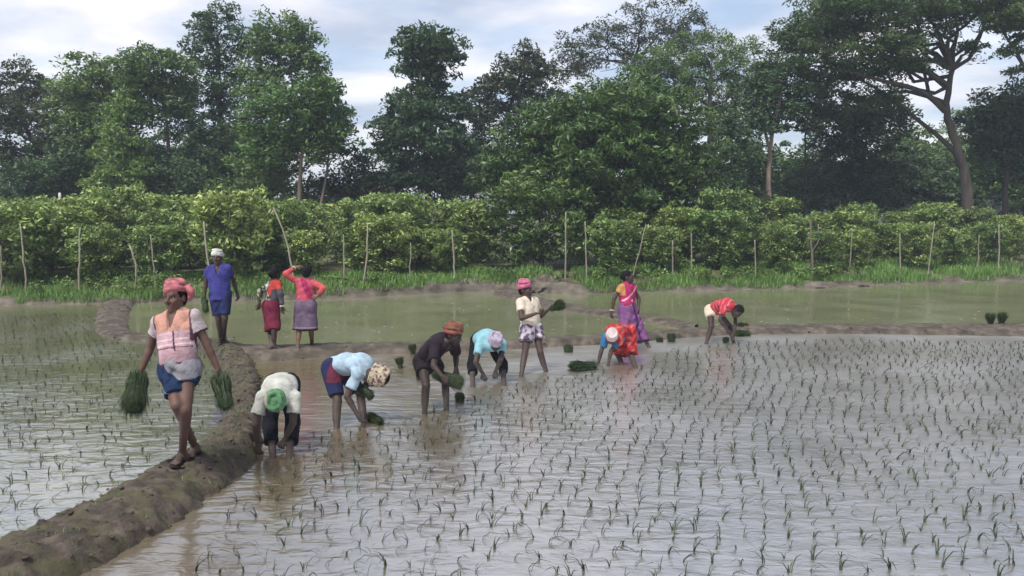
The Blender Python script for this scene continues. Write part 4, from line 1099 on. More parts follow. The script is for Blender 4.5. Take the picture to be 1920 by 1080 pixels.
def shorts(B, color, name='shorts', top=0.09, frac=0.75, ease=0.022, seed=1.0, amp=0.005, fracL=None, flare=1.0, extra=(), below=0.0, join=0.035):
    k, g = B.sc, B.girth
    tp = B.pel + B.U * top * k
    p = [P_cone(B.pel + B.U * (top + 0.03) * k, B.pel - B.U * 0.01, 0.135 * k * g + ease * 0.6, 0.142 * k * g + ease * 0.6, 0.05, 0.78, B.F, [(tp, B.U)])]
    for sd in 'RL':
        hip = B.hipR if sd == 'R' else B.hipL; kn, an = getattr(B, 'kn' + sd), getattr(B, 'an' + sd)
        fr = frac if sd == 'R' or fracL is None else fracL
        p.append(P_cone(hip - B.F * 0.03 * k, hip + (kn - hip) * 0.25 - B.F * 0.015 * k, 0.092 * k + ease * 0.6, 0.08 * k + ease * 0.6, 0.04))
        if fr <= 1.02:
            d = unit(kn - hip); t = hip + (kn - hip) * fr
            p.append(P_cone(hip, t + d * 0.06, 0.088 * k + ease, (0.088 - 0.030 * fr) * k * flare + ease, join, clip=[(t, d)]))
        else:
            p.append(P_cone(hip, kn, 0.088 * k + ease, 0.058 * k + ease, join)); d = unit(an - kn); t = kn + (an - kn) * (fr - 1)
            p.append(P_cone(kn, t + d * 0.05, 0.058 * k + ease, 0.052 * k + ease, 0.03, clip=[(t, d)]))
    p += list(extra)
    return dict(n=name, p=p, c=color, w=folds(unit(B.knR - B.hipR), amp, 34, seed))
def skirt(B, color, name='skirt', top=0.10, hem_z=None, frac=1.0, rt=0.15, rh=0.19, seed=2.0, amp=0.009, name_l=None, k_=0.09):
    k = B.sc; mR = B.hipR + (B.knR - B.hipR) * min(1, frac); mL = B.hipL + (B.knL - B.hipL) * min(1, frac)
    if frac > 1: mR = B.knR + (B.anR - B.knR) * (frac - 1); mL = B.knL + (B.anL - B.knL) * (frac - 1)
    m = (mR + mL) / 2; d = unit(m - B.pel); tp = B.pel + B.U * top * k
    cl = [(m, d)]
    p = [P_cone(B.pel + B.U * (top + 0.05) * k, B.pel, rt * 0.92 * k, rt * 1.05 * k, 0.05, 0.80, B.F, [(tp, B.U)]),
         P_cone(B.hipR, mR + d * 0.12, 0.115 * k, rh * 0.62 * k, k_, clip=cl), P_cone(B.hipL, mL + d * 0.12, 0.115 * k, rh * 0.62 * k, k_, clip=cl),
         P_cone(B.pel, m + d * 0.12, rt * 0.95 * k, rh * 0.9 * k, k_, 0.7, B.F, cl)]
    for sd in 'RL':
        hip = B.hipR if sd == 'R' else B.hipL; p.append(P_ell(hip - B.F * 0.05 * k - B.U * 0.03 * k, np.eye(3), np.array((0.10, 0.10, 0.11)) * k, 0.06))
    return dict(n=name, p=p, c=color, w=folds(d, amp, 36, seed))
def turban(B, color, size=1.0, tilt=(0.15, 0.1), tail=None, turns=4, seed=0, low=0.045, name='turban', height=1.0):
    k = B.hs * 0.95; rs = np.random.default_rng(seed); R = np.stack([B.hS, B.hF, B.hU])
    p = [P_ell(B.H(0, -0.014, 0.062), R, np.array((0.083, 0.100, 0.080 * height)) * k * size, 0.01, clip=[(B.H(0, 0, 0.035), -B.hU)])]
    for i in range(turns):
        z = low + 0.080 * height * i / max(1, turns - 1); rr = (0.082 - 0.03 * (i / turns) ** 2) * k * size
        n = B.hU + B.hS * rs.normal() * tilt[0] + B.hF * (rs.normal() * tilt[1] - 0.10)
        p.append(P_ring(B.H(0, -0.014, z), n, rr, 0.021 * k * size, 0.004, 1.16, B.hF))
    if tail: p += [P_cone(B.H(*a), B.H(*b), ra * k, rb * k, 0.015, 0.5, B.hS) for a, b, ra, rb in tail]
    return dict(n=name, p=p, c=color, h=0.0075, w=folds(B.hU, 0.0018, 80, seed + 0.3))
def hair_cap(B, bun=False, back=True, size=1.0):
    k = B.hs; R = np.stack([B.hS, B.hF, B.hU])
    p = [P_ell(B.H(0, -0.018, 0.036), R, np.array((0.082, 0.100, 0.095)) * k * size, 0.01, clip=[(B.H(0, 0.045, 0.040), unit(B.hF * 0.9 - B.hU * 0.55))])]
    if back: p.append(P_ell(B.H(0, -0.045, -0.01), R, np.array((0.072, 0.066, 0.075)) * k, 0.02))
    if bun: p.append(P_ell(B.H(0, -0.115, 0.0), R, np.array((0.045, 0.035, 0.045)) * k, 0.015))
    return p

# ================================================================== THE PEOPLE
def lin(r, g, b):
    f = lambda c: (c / 255 / 12.92) if c <= 10 else ((c / 255 + 0.055) / 1.055) ** 2.4
    c = np.array((f(r), f(g), f(b)))
    return (c * 0.87 + 0.13 * (c @ np.array((0.25, 0.6, 0.15)))) * 0.74
def tint(V, c, amt=0.12, s=13.0):
    n = np.sin(V[:, 0] * s + 2 * np.sin(V[:, 2] * s * 0.7)) * np.sin(V[:, 1] * s * 1.1 + V[:, 2] * s * 0.9)
    return np.asarray(c)[None, :] * (1 + amt * n[:, None])
def cell(V, s, seed=0.0):
    return np.array([mnoise.noise(Vector((p[0] * s + seed, p[1] * s, p[2] * s))) for p in V])
SK1, SK2, SK3 = (0.090, 0.049, 0.038), (0.052, 0.032, 0.027), (0.140, 0.080, 0.056)
DOWN = (0, 0, -1)

# ---- 1 the man walking on the bund with a bundle in each hand
B = Body(1.0, (336, 688), 7.72, (330, 590), 1, (-0.16, -1, 0), SK1, 0.485, 0.0, girth=1.0, sh=0.172)
B.arm('R', (283, 649), 1, (262, 703), -1, hand=(-0.35, -0.1, -1), curl=1.25, palm=(1, 0.2, 0))
B.arm('L', (389, 648), 1, (412, 699), -1, hand=(0.25, 0, -1), curl=1.25, palm=(-1, 0.2, 0), thumb=-1)
B.leg('L', (348, 768), -1, (342, 850), z=0.235, fdir=(-0.12, -1, 0), water=False)
B.leg('R', (331, 760), -1, (366, 838), z=0.245, fdir=(-0.05, -1, 0), water=False)
B.head_at((328, 553), -1, (-0.2, -1, -0.42))
B1 = B
def c1(V):
    t = ((V - B1.pel) @ B1.U) / B1.T; s_ = (V - B1.pel) @ B1.S; f = (V - B1.pel) @ B1.F
    c = tint(V, lin(188, 150, 160), 0.06, 9)
    c[t > 0.66] = lin(196, 142, 124)
    c[(t > 0.60) & (t < 0.64)] = lin(200, 168, 172)
    for tt in (0.40, 0.34, 0.50): c[(np.abs(t - tt) < 0.012)] = lin(215, 190, 192) if tt > 0.36 else lin(110, 66, 84)
    c[t < 0.06] = lin(96, 52, 72)
    arm = np.abs(s_) > 0.182
    c[arm] = lin(182, 168, 170)
    for sh, e in ((B1.shR, B1.elR), (B1.shL, B1.elL)):
        d = unit(e - sh); q = (V - sh) @ d; r = np.linalg.norm(V - sh - q[:, None] * d, axis=1)
        c[(q > 0.138) & (r < 0.1) & arm] = lin(92, 58, 76)
    c[(np.abs(np.abs(s_) - 0.176) < 0.008) & (t > 0.45)] = lin(96, 58, 76)
    c[(np.abs(s_ + 0.052 - 0.05 * (t - .5)) < 0.007) & (t > 0.27) & (t < 0.66) & (f > 0)] = lin(62, 44, 60)
    return c
def c1l(V):
    c = tint(V, lin(30, 50, 84), 0.22, 26)
    z = (V - B1.pel)[:, 2]; s_ = (V - B1.pel) @ B1.S
    wv = z > -0.02 + 0.04 * np.sin(s_ * 16) + s_ * 0.27
    c[wv] = tint(V, lin(132, 130, 138), 0.16, 24)[wv]
    c[np.abs(z + 0.20 - s_ * 0.3) < 0.006] = lin(120, 140, 160)
    return c
knot = [P_cone(B.pel + B.F * 0.12 + B.S * 0.03 + B.U * 0.03, B.pel + B.F * 0.15 + B.S * 0.02 - B.U * 0.12, 0.040, 0.028, 0.02),
        P_cone(B.pel + B.F * 0.13 - B.S * 0.01 + B.U * 0.02, B.pel + B.F * 0.12 - B.S * 0.10 - B.U * 0.05, 0.032, 0.030, 0.02)]
bandc = lambda V: tint(V, lin(186, 106, 114), 0.22, 45)
pants = shorts(B, c1l, 'wrapped_lungi', 0.0, 0.72, 0.016, 3.0, 0.009, fracL=0.40, extra=knot, join=0.05)
w1 = person('man in orange and pink polo shirt walking the bund, a green bundle in each hand', B, 0.0095, 0.0058,
       [shirt(B, c1, 'polo_shirt', -0.03, 0.52, 0.026, 0.14, 0.5, 0.006, belly=0.008, h=0.0078, flare=0.012), collar(B, lin(214, 190, 190)), pants,
        dict(n='neck_cloth', p=[P_ring(B.neck + B.U * 0.02 - B.F * 0.012, unit(B.U + B.F * 0.5), 0.080, 0.013, 0.008)], c=lin(66, 42, 58), h=0.007),
        turban(B, bandc, 0.97, (0.25, 0.1), [((-0.06, -0.06, 0.09), (-0.135, -0.05, 0.045), 0.030, 0.036), ((-0.10, -0.07, 0.10), (-0.10, -0.06, 0.0), 0.024, 0.030), ((-0.02, 0, 0.125), (0.05, 0.02, 0.12), 0.035, 0.03)], 5, 3, height=1.15)],
       hair_cap(B), mud_z=0.42, moustache=1.0, base=np.array((B.anL[0], B.anL[1], 0.235)))
def sandals(root, B, z, col, straps=True):
    bs = np.array(root.location)
    for sd in 'RL':
        an = getattr(B, 'an' + sd); f = unit(np.array((*getattr(B, 'ft' + sd)[:2], 0))); w = np.array((-f[1], f[0], 0)); zz = getattr(B, 'fz' + sd)
        c = np.array((an[0], an[1], zz))
        p = [P_cone(c - f * 0.06 * B.sc, c + f * 0.155 * B.sc, 0.043 * B.sc, 0.047 * B.sc, 0.01, None, None, [(c + np.array((0, 0, 0.006)), np.array((0, 0, 1.0))), (c - np.array((0, 0, 0.014)), np.array((0, 0, -1.0)))])]
        V, Q = solid(p, 0.009); 
        o = obj('sandal', np_mesh('sandal', V - bs, Q, 4, True, np.tile(col, (len(V), 1))), M_CLOTH, root)
        tp = c + f * 0.125 * B.sc + np.array((0, 0, 0.045)) * B.sc
        bag = Bag()
        for s_ in (-1, 1):
            a = c + f * 0.02 + w * s_ * 0.042 * B.sc; m = c + f * 0.07 + w * s_ * 0.03 * B.sc + np.array((0, 0, 0.055)) * B.sc
            bag.add(*tube(resample([a, m, tp], n=7), [0.006] * 7, 5))
        obj('strap', bag.mesh('strap', True, bs), None, o).data.materials.append(M_CLOTH)
        st = o.children[0].data.color_attributes.new('Col', 'FLOAT_COLOR', 'POINT'); st.data.foreach_set('color', np.tile((*col, 1.0), (len(st.data), 1)).astype(np.float32).ravel())
sandals(w1, B, 0.24, lin(60, 42, 46))

# ---- 2 the man in blue standing behind on the bund
B = Body(0.99, (413, 552), 14.95, (409, 498), 1, (0.08, -1, 0), SK2, 0.495, 0.0)
B.arm('R', (386, 529), 1, (383, 562), -1, curl=1.2, palm=(1, 0.3, 0)); B.arm('L', (438, 525), 1, (445, 551), -1, curl=0.7, palm=(-1, 0.3, 0), thumb=-1)
B.leg('R', (409, 597), -1, (413, 634), z=0.19, fdir=(0.05, -1, 0), water=False); B.leg('L', (422, 596), -1, (420, 633), z=0.19, fdir=(0.55, -0.8, 0), water=False)
B.head_at((407, 476), -1, (0.05, -1, -0.05)); B2 = B
person('man in blue polo shirt and navy shorts with a white head cloth', B, 0.012, 0.008,
       [shirt(B, lambda V: tint(V, lin(60, 60, 136), 0.1), 'polo_shirt', -0.09, 0.55, 0.030, 0.15, 2.0, flare=0.03), collar(B, lin(150, 148, 178)), shorts(B, lambda V: tint(V, lin(36, 44, 86), 0.25, 16), 'shorts', 0.02, 0.86, 0.022, 4.0),
        turban(B, lambda V: tint(V, lin(205, 205, 196), 0.08, 30), 1.0, (0.15, 0.08), None, 4, 5)], hair_cap(B), mud_z=0.45, moustache=0.9, base=np.array((B.pel[0], B.pel[1], 0.19)))

# ---- 3 the woman in the patterned jacket and maroon skirt, back to the camera
B = Body(0.92, (509, 574), 15.15, (516, 520), -1, (0.75, 0.65, 0), SK2, 0.47, 0.0, sh=0.15)
B.arm('L', (489, 545), -1, (486, 569), 1, curl=0.7); B.arm('R', (527, 552), -1, (529, 580), -1, curl=0.6)
B.leg('L', (507, 614), 1, (509, 650), z=0.11, fdir=(0.75, 0.5, 0), water=False); B.leg('R', (515, 614), -1, (514, 651), z=0.11, fdir=(0.9, 0.3, 0), water=False)
B.head_at((517, 503), 1, (0.55, 0.85, 0.0)); B3 = B
def c3(V):
    n = cell(V, 17); n2 = cell(V, 24, 9.0)
    c = np.tile(lin(150, 146, 132), (len(V), 1)); c[n < -0.05] = lin(72, 74, 66); c[n2 > 0.22] = lin(40, 42, 42); c[n > 0.35] = lin(188, 184, 170)
    red = ((V - B3.neck) @ B3.S > 0.03) & ((V - B3.pel) @ B3.U / B3.T > 0.45); c[red] = lin(186, 56, 48)
    low = ((V - B3.elR) @ unit(B3.wrR - B3.elR) > -0.1) & ((V - B3.neck) @ B3.S > 0.10); c[low] = lin(78, 76, 84)
    return c
p3 = person('woman in a grey patterned jacket and maroon skirt, seen from behind', B, 0.012, 0.008,
       [shirt(B, c3, 'patterned_jacket', -0.02, 1.75, 0.018, 0.0, 5.0), skirt(B, lambda V: tint(V, lin(112, 32, 58), 0.2, 20), 'skirt', 0.08, None, 1.12, 0.14, 0.165, 6.0),
        dict(n='bangle', p=[P_ring(B.wrR - unit(B.wrR - B.elR) * 0.02, unit(B.wrR - B.elR), 0.032, 0.010, 0.004)], c=lin(220, 205, 195), h=0.007)],
       hair_cap(B, True), base=np.array((B.pel[0], B.pel[1], 0.11)))
sandals(p3, B, 0.12, lin(150, 140, 138))

# ---- 4 the woman in pink shading her eyes, back to the camera
B = Body(0.93, (573, 572), 15.2, (575, 519), -1, (0.05, 1, 0), SK3, 0.47, 0.0, sh=0.16)
B.arm('L', (536, 514), -1, (553, 501), 1, hand=(0.9, 0.5, 0.2), curl=0.3, palm=(0, 0.3, -1)); B.arm('R', (606, 541), -1, (594, 556), -1, hand=(-0.9, 0.3, -0.3), curl=0.5, palm=(0, 1, 0))
B.leg('L', (561, 614), 1, (558, 650), z=0.11, fdir=(-0.35, 0.9, 0), water=False); B.leg('R', (584, 614), 1, (585, 649), z=0.11, fdir=(0.45, 0.85, 0), water=False)
B.head_at((576, 501), 1, (0.1, 1, 0.0)); B4 = B
def c4(V):
    c = tint(V, lin(200, 78, 100), 0.1, 14); t = (V - B4.pel) @ B4.U / B4.T; s_ = (V - B4.pel) @ B4.S
    sash = (np.abs(s_ - 0.02 - (t - 0.75) * -0.22) < 0.055) & (t > 0.3) & ((V - B4.pel) @ B4.F < 0.02); c[sash] = lin(170, 36, 92)
    arm = np.abs(s_) > 0.18; c[arm] = tint(V, lin(200, 80, 84), 0.1)[arm]
    return c
def c4s(V):
    c = tint(V, lin(112, 92, 116), 0.14, 30); z = V[:, 2]; h0 = z.min()
    c[z < h0 + 0.055] = lin(52, 36, 50); c[np.abs(z - h0 - 0.085) < 0.010] = lin(150, 128, 146); return c
p4 = person('woman in pink long-sleeved top and mauve wrap skirt shading her eyes', B, 0.012, 0.008,
       [shirt(B, c4, 'pink_top', -0.04, 1.72, 0.024, 0.0, 7.0, flare=0.02), skirt(B, c4s, 'wrap_skirt', 0.06, None, 1.10, 0.152, 0.20, 8.0, 0.006),
        dict(n='bangle', p=[P_ring(B.wrL - unit(B.wrL - B.elL) * 0.02, unit(B.wrL - B.elL), 0.032, 0.010, 0.004)], c=lin(225, 215, 205), h=0.007)],
       hair_cap(B, False, True, 1.06), base=np.array((B.pel[0], B.pel[1], 0.11)))
sandals(p4, B, 0.12, lin(150, 140, 138))

# ---- 5 bending, green head cloth, facing the camera beside the bund
B = Body(0.97, (528, 722), 9.2, (521, 747), -1, DOWN, SK2, 0.50, 0.05, sh=0.17)
B.arm('R', (478, 798), -1, (483, 832), 1, hand=(0.1, 0, -1), curl=0.7, palm=(0.3, 1, 0)); B.arm('L', (549, 795), -1, (534, 824), 1, hand=(-0.55, 0, -0.9), curl=0.8, palm=(0.2, 1, 0), thumb=-1)
B.leg('R', (506, 800), -1, (512, 858), fdir=(0, -1, 0)); B.leg('L', (549, 800), -1, (542, 859), fdir=(0.1, -1, 0))
B.head_at((520, 752), -1, (0, -0.35, -1), up=(-0.02, -0.95, 0.10), dist=0.12); B5 = B
def c5(V):
    c = tint(V, lin(190, 192, 182), 0.10); d = np.clip((0.55 - V[:, 2]) / 0.25, 0, 1); return c
def c5t(V):
    c = tint(V, lin(96, 148, 104), 0.3, 45); n = (V - B5.head) @ B5.hS; c[n > 0.055] = lin(176, 166, 148); return c
person('man in a pale grey T-shirt bending with a green head cloth beside the bund', B, 0.0115, 0.0075,
       [shirt(B, c5, 't_shirt', -0.03, 0.60, 0.028, 0.0, 9.0, 0.007), shorts(B, lambda V: tint(V, lin(26, 27, 38), 0.2), 'rolled_trousers', 0.06, 1.42, 0.022, 10.0, 0.007),
        turban(B, c5t, 1.02, (0.3, 0.15), [((0.03, -0.05, 0.13), (0.06, -0.10, 0.14), 0.022, 0.016)], 4, 8)], hair_cap(B), mud_z=0.45)

# ---- 6 bending to the right, pale blue T-shirt, cap showing dark hair
B = Body(1.0, (630, 690), 10.3, (691, 698), -1, DOWN, SK2, 0.50, 0.07, sh=0.16)
B.arm('R', (651, 744), -1, (672, 781), 1, hand=(0.45, 0.1, -0.9), curl=0.7, palm=(0.6, 0.7, 0.3)); B.arm('L', (680, 735), -1, (686, 738), 1, hand=(0.7, 0, -0.5), curl=1.2, palm=(0, -1, 0))
B.leg('R', (633, 752), -1, (631, 803), fdir=(0.9, -0.2, 0)); B.leg('L', (680, 745), 1, (683, 792), fdir=(0.95, -0.2, 0))
B.head_at((706, 706), -1, (0.15, -0.3, -1), up=(0.93, -0.15, -0.30), dist=0.15); B6 = B
def c6t(V):
    c = tint(V, lin(186, 172, 146), 0.2, 50); n = cell(V, 28); c[n > 0.15] = lin(120, 92, 88); return c
def c6s(V):
    c = tint(V, lin(38, 44, 82), 0.15); f = (V - B6.pel) @ B6.U; c[(f > 0.05) & (V[:, 2] > B6.pel[2] - 0.13)] = lin(104, 40, 62); return c
person('man in pale blue T-shirt and navy shorts bending to the right, checked head cloth', B, 0.0115, 0.0075,
       [shirt(B, lambda V: tint(V, lin(164, 190, 208), 0.06), 't_shirt', -0.06, 0.62, 0.026, 0.0, 11.0, 0.006), shorts(B, c6s, 'shorts', 0.10, 0.84, 0.024, 12.0, 0.006),
        dict(n='head_cloth', c=c6t, h=0.0075, w=folds(B.hU, 0.002, 80, 2.0), p=[P_ring(B.H(0, -0.016, z_), B.hU + B.hF * 0.1 * (i_ % 2), (0.084 - 0.010 * (z_ > 0.07)) * B.hs, 0.022 * B.hs, 0.005, 1.16, B.hF) for i_, z_ in enumerate((-0.045, -0.012, 0.02, 0.05, 0.08, 0.105))] + [P_ell(B.H(0, -0.014, 0.02), np.stack([B.hS, B.hF, B.hU]), np.array((0.088, 0.105, 0.07)) * B.hs, 0.01, clip=[(B.H(0, 0.03, 0), unit(B.hF - B.hU * 0.4))])])],
       [P_ell(B.H(0, -0.014, 0.075), np.stack([B.hS, B.hF, B.hU]), np.array((0.070, 0.084, 0.070)) * 1.1, 0.01)] + hair_cap(B), mud_z=0.4)

# ---- 7 dark-clothed man bending to the right with a red head cloth
B = Body(0.98, (801, 678), 10.95, (837, 642), -1, (0.55, -0.45, -0.75), (0.034, 0.021, 0.019), 0.49, 0.05, sh=0.165)
B.arm('R', (813, 686), -1, (829, 706), -1, hand=(0.5, -0.2, -0.35), curl=1.1, palm=(0.3, 0.8, -0.3)); B.arm('L', (855, 670), 1, (855, 690), -1, hand=(0.2, -0.1, -0.9), curl=0.8, palm=(-0.6, 0.5, 0))
B.leg('R', (799, 724), -1, (796, 776), fdir=(0.8, -0.6, 0)); B.leg('L', (836, 718), 1, (837, 768), fdir=(0.8, -0.6, 0))
B.head_at((851, 628), -1, (0.8, -0.55, -0.25), up=(0.25, -0.15, 1.0)); B7 = B
def c7(V):
    c = tint(V, lin(46, 36, 46), 0.2); q = (V - B7.shR) @ B7.S; t = (V - B7.pel) @ B7.U / B7.T
    c[(np.abs(q + 0.03) < 0.008) & (t > 0.2) & (t < 0.85)] = lin(96, 88, 84); return c
def c7t(V):
    c = tint(V, lin(128, 84, 68), 0.2, 50); c[(V - B7.head) @ B7.hU < 0.055] = lin(150, 66, 72); return c
person('man in dark clothes bending with a rusty red head cloth', B, 0.0115, 0.0075,
       [shirt(B, c7, 'dark_shirt', -0.06, 0.70, 0.024, 0.08, 13.0, 0.008), shorts(B, lambda V: tint(V, lin(38, 32, 36), 0.2), 'shorts', 0.06, 0.42, 0.022, 14.0),
        turban(B, c7t, 1.05, (0.15, 0.1), [((0, -0.06, 0.07), (0.02, -0.14, 0.05), 0.04, 0.03)], 4, 14, height=1.05)], hair_cap(B), mud_z=0.25, beard=0.7, moustache=0.6)

# ---- 8 cyan T-shirt, facing the camera, bending
B = Body(0.98, (906, 638), 12.95, (922, 648), -1, DOWN, (0.045, 0.028, 0.023), 0.50, 0.055, sh=0.182, girth=1.12)
B.arm('R', (892, 679), -1, (905, 700), 1, hand=(0.35, -0.1, -0.95), curl=0.7, palm=(0.2, 1, 0)); B.arm('L', (939, 674), -1, (929, 696), 1, hand=(-0.1, 0, -1), curl=0.8, palm=(0.2, 1, 0), thumb=-1)
B.leg('R', (886, 684), -1, (886, 725), fdir=(-0.1, -1, 0)); B.leg('L', (943, 682), -1, (945, 722), fdir=(0.2, -1, 0))
B.head_at((929, 642), -1, (0.05, -0.75, -0.75), up=(0.05, -0.72, 0.62), dist=0.13); B8 = B
person('man in bright cyan T-shirt and black trousers bending, lilac-grey head cloth', B, 0.012, 0.008,
       [shirt(B, lambda V: tint(V, lin(132, 186, 200), 0.05), 't_shirt', -0.02, 0.52, 0.026, 0.0, 15.0, 0.006), shorts(B, lambda V: tint(V, lin(24, 23, 28), 0.2), 'black_trousers', 0.06, 1.28, 0.020, 16.0, 0.006),
        turban(B, lambda V: tint(V, lin(168, 156, 176), 0.14, 45), 1.08, (0.25, 0.12), None, 5, 16)], hair_cap(B), mud_z=0.4, beard=0.6)

# ---- 9 standing in the water, cream T-shirt, pink turban
B = Body(0.97, (997, 616), 13.5, (988, 560), 1, (0.62, -0.75, 0), SK2, 0.49, 0.0, sh=0.155)
B.arm('R', (978, 597), -1, (1010, 586), -1, hand=(0.95, -0.2, 0.1), curl=0.7, palm=(0.1, 0.2, 1)); B.arm('L', (1014, 593), 1, (1028, 581), -1, hand=(0.9, -0.3, 0.3), curl=1.1, palm=(0, 0.3, 1), thumb=-1)
B.leg('R', (984, 664), -1, (977, 706), fdir=(0.3, -0.9, 0)); B.leg('L', (1013, 660), -1, (1024, 697), fdir=(0.8, -0.5, 0))
B.head_at((984, 538), -1, (0.85, -0.45, -0.15), up=(-0.05, 0, 1)); B9 = B
def c9s(V):
    n = cell(V, 15); c = np.tile(lin(170, 158, 172), (len(V), 1)); c[n < -0.02] = lin(92, 76, 104); c[n > 0.25] = lin(200, 190, 196); return c
person('man in cream T-shirt and patterned shorts standing in the water, pink turban', B, 0.012, 0.008,
       [shirt(B, lambda V: tint(V, lin(222, 206, 186), 0.05), 't_shirt', -0.05, 0.52, 0.026, 0.09, 17.0, 0.006), shorts(B, c9s, 'patterned_shorts', 0.04, 0.48, 0.034, 18.0, 0.008, flare=1.15),
        turban(B, lambda V: tint(V, lin(196, 100, 132), 0.14, 40), 1.0, (0.15, 0.1), None, 5, 18, height=1.15)], hair_cap(B), mud_z=0.3)

# ---- 10 bending woman in red and orange with a white cap
B = Body(0.93, (1172, 624), 14.4, (1148, 634), -1, DOWN, SK2, 0.48, 0.06, sh=0.15)
B.arm('R', (1126, 662), -1, (1121, 684), 1, hand=(-0.2, 0, -1), curl=0.5, palm=(0.3, 1, 0)); B.arm('L', (1141, 664), -1, (1139, 688), 1, hand=(0, 0, -1), curl=0.4, palm=(0.3, 1, 0), thumb=-1)
B.leg('R', (1158, 664), -1, (1166, 684), fdir=(-0.4, -0.9, 0)); B.leg('L', (1184, 666), -1, (1192, 690), fdir=(0.3, -0.9, 0))
B.head_at((1147, 632), -1, (0, -0.55, -0.85), up=(-0.02, -0.8, 0.5), dist=0.12); B10 = B
def c10(V):
    n = cell(V, 13); c = np.tile(lin(176, 46, 52), (len(V), 1)); c[n > 0.2] = lin(200, 96, 84); c[n < -0.30] = lin(150, 34, 46); return c
def c10b(V): return tint(V, lin(40, 112, 160), 0.1)
sash = [P_cone(B.pel + B.U * 0.30 - B.F * 0.10, B.pel - B.F * 0.12, 0.11, 0.13, 0.05, 0.6, B.F), P_cone(B.pel - B.F * 0.06, B.pel - B.S * 0.10 + B.F * 0.28, 0.10, 0.07, 0.05, 0.6, B.S)]
g10 = shirt(B, c10b, 'blue_blouse', 0.06, 0.66, 0.010, 0.0, 19.0); s10 = skirt(B, c10, 'red_sari', 0.14, None, 0.92, 0.155, 0.20, 20.0, 0.012)
drape = dict(n='sari_drape', p=[P_cone(B.pel + B.U * 0.02, B.sp[2], 0.158, 0.168, 0.05, 0.78, B.F), P_cone(B.sp[2], B.neck - B.U * 0.03, 0.168, 0.125, 0.05, 0.76, B.F),
             P_cone(B.shL, B.shL + (B.elL - B.shL) * 0.2, 0.075, 0.075, 0.04), P_cone(B.sp[1] - B.S * 0.13, B.sp[1] - B.S * 0.16 + B.F * 0.30 - B.U * 0.05, 0.06, 0.05, 0.05)], c=c10, w=folds(B.U, 0.012, 42, 3.0))
person('woman in red and orange sari and blue blouse bending low, white cap', B, 0.012, 0.008,
       [g10, s10, drape, dict(turban(B, lambda V: tint(V, lin(206, 182, 182), 0.1, 30), 1.06, (0.1, 0.06), None, 3, 20), n='white_cap')], hair_cap(B, True), mud_z=0.35)

# ---- 11 the woman in the pink sari walking
B = Body(0.94, (1177, 578), 16.0, (1175, 530), 1, (0.65, -0.75, 0), (0.05, 0.028, 0.026), 0.475, 0.0, sh=0.155)
B.arm('R', (1151, 561), 1, (1147, 586), -1, curl=0.6, palm=(0.5, 0.4, 0)); B.arm('L', (1198, 560), 1, (1197, 580), -1, curl=0.6, palm=(-0.5, 0.4, 0), thumb=-1)
B.leg('R', (1172, 618), -1, (1166, 656), fdir=(0.4, -0.9, 0)); B.leg('L', (1201, 618), -1, (1217, 652), fdir=(0.8, -0.5, 0))
B.head_at((1178, 513), -1, (0.95, -0.3, -0.1), up=(0.02, 0, 1)); B11 = B
def c11(V):
    c = tint(V, lin(178, 34, 98), 0.12); t = (V - B11.pel) @ B11.U / B11.T; s_ = (V - B11.pel) @ B11.S; f = (V - B11.pel) @ B11.F
    c[(np.abs(t - 0.62 + s_ * 1.7) < 0.028) & (f > 0)] = lin(214, 172, 188)
    c[np.abs(t - 0.10 - 0.03 * np.sin(s_ * 30)) < 0.03] = lin(206, 150, 178)
    for (a, b) in ((0.02, 0.32), (-0.12, 0.24), (-0.15, 0.5)): c[((s_ - a) ** 2 + ((t - b) * B11.T) ** 2 < 0.024 ** 2) & (f > 0)] = lin(226, 190, 204)
    arm = s_ > 0.135; c[arm & (t > 0.55)] = lin(200, 138, 74); return c
def c11s(V):
    c = tint(V, lin(120, 74, 124), 0.18, 30); q = (V - B11.pel) @ B11.S; c[np.abs(q + 0.02 + 0.02 * np.sin(V[:, 2] * 14)) < 0.025] = lin(66, 36, 84)
    z = V[:, 2]; c[z < z.min() + 0.10] = lin(78, 34, 70); return c
person('woman in pink sari top and purple lower cloth walking through the water', B, 0.012, 0.008,
       [shirt(B, c11, 'pink_sari', -0.02, 0.42, 0.026, 0.06, 21.0, 0.006, extra=[P_cone(B.shL + B.F * 0.05, B.pel + B.S * 0.10 + B.F * 0.09 + B.U * 0.08, 0.06, 0.07, 0.05, 0.6, B.F)]),
        skirt(B, c11s, 'purple_wrap', 0.06, None, 1.50, 0.15, 0.17, 22.0, 0.012),
        dict(n='bangle', p=[P_ring(B.wrR - unit(B.wrR - B.elR) * 0.02, unit(B.wrR - B.elR), 0.032, 0.010, 0.004)], c=lin(220, 190, 200), h=0.007)], hair_cap(B, True), mud_z=0.3)

# ---- 12 the man in the red striped T-shirt bending to the right, bare headed
B = Body(0.95, (1337, 583), 16.7, (1371, 576), -1, (0.1, -0.35, -1), (0.034, 0.021, 0.019), 0.49, 0.06, sh=0.165)
B.arm('R', (1350, 600), -1, (1369, 626), 1, hand=(0.6, 0, -0.8), curl=0.8, palm=(0.5, 0.5, 0)); B.arm('L', (1379, 606), 1, (1377, 624), -1, hand=(-0.1, 0, -1), curl=0.8, palm=(-0.5, 0.5, 0))
B.leg('R', (1334, 612), -1, (1324, 645), fdir=(0.5, -0.8, 0)); B.leg('L', (1369, 612), 1, (1376, 644), fdir=(0.8, -0.5, 0))
B.head_at((1383, 584), -1, (0.2, -0.6, -0.8), up=(0.75, -0.45, 0.45), dist=0.15); B12 = B
def c12(V):
    t = (V - B12.pel) @ B12.U / B12.T; c = tint(V, lin(186, 46, 62), 0.1); c[np.sin(t * 38) > 0.72] = lin(214, 112, 116); return c
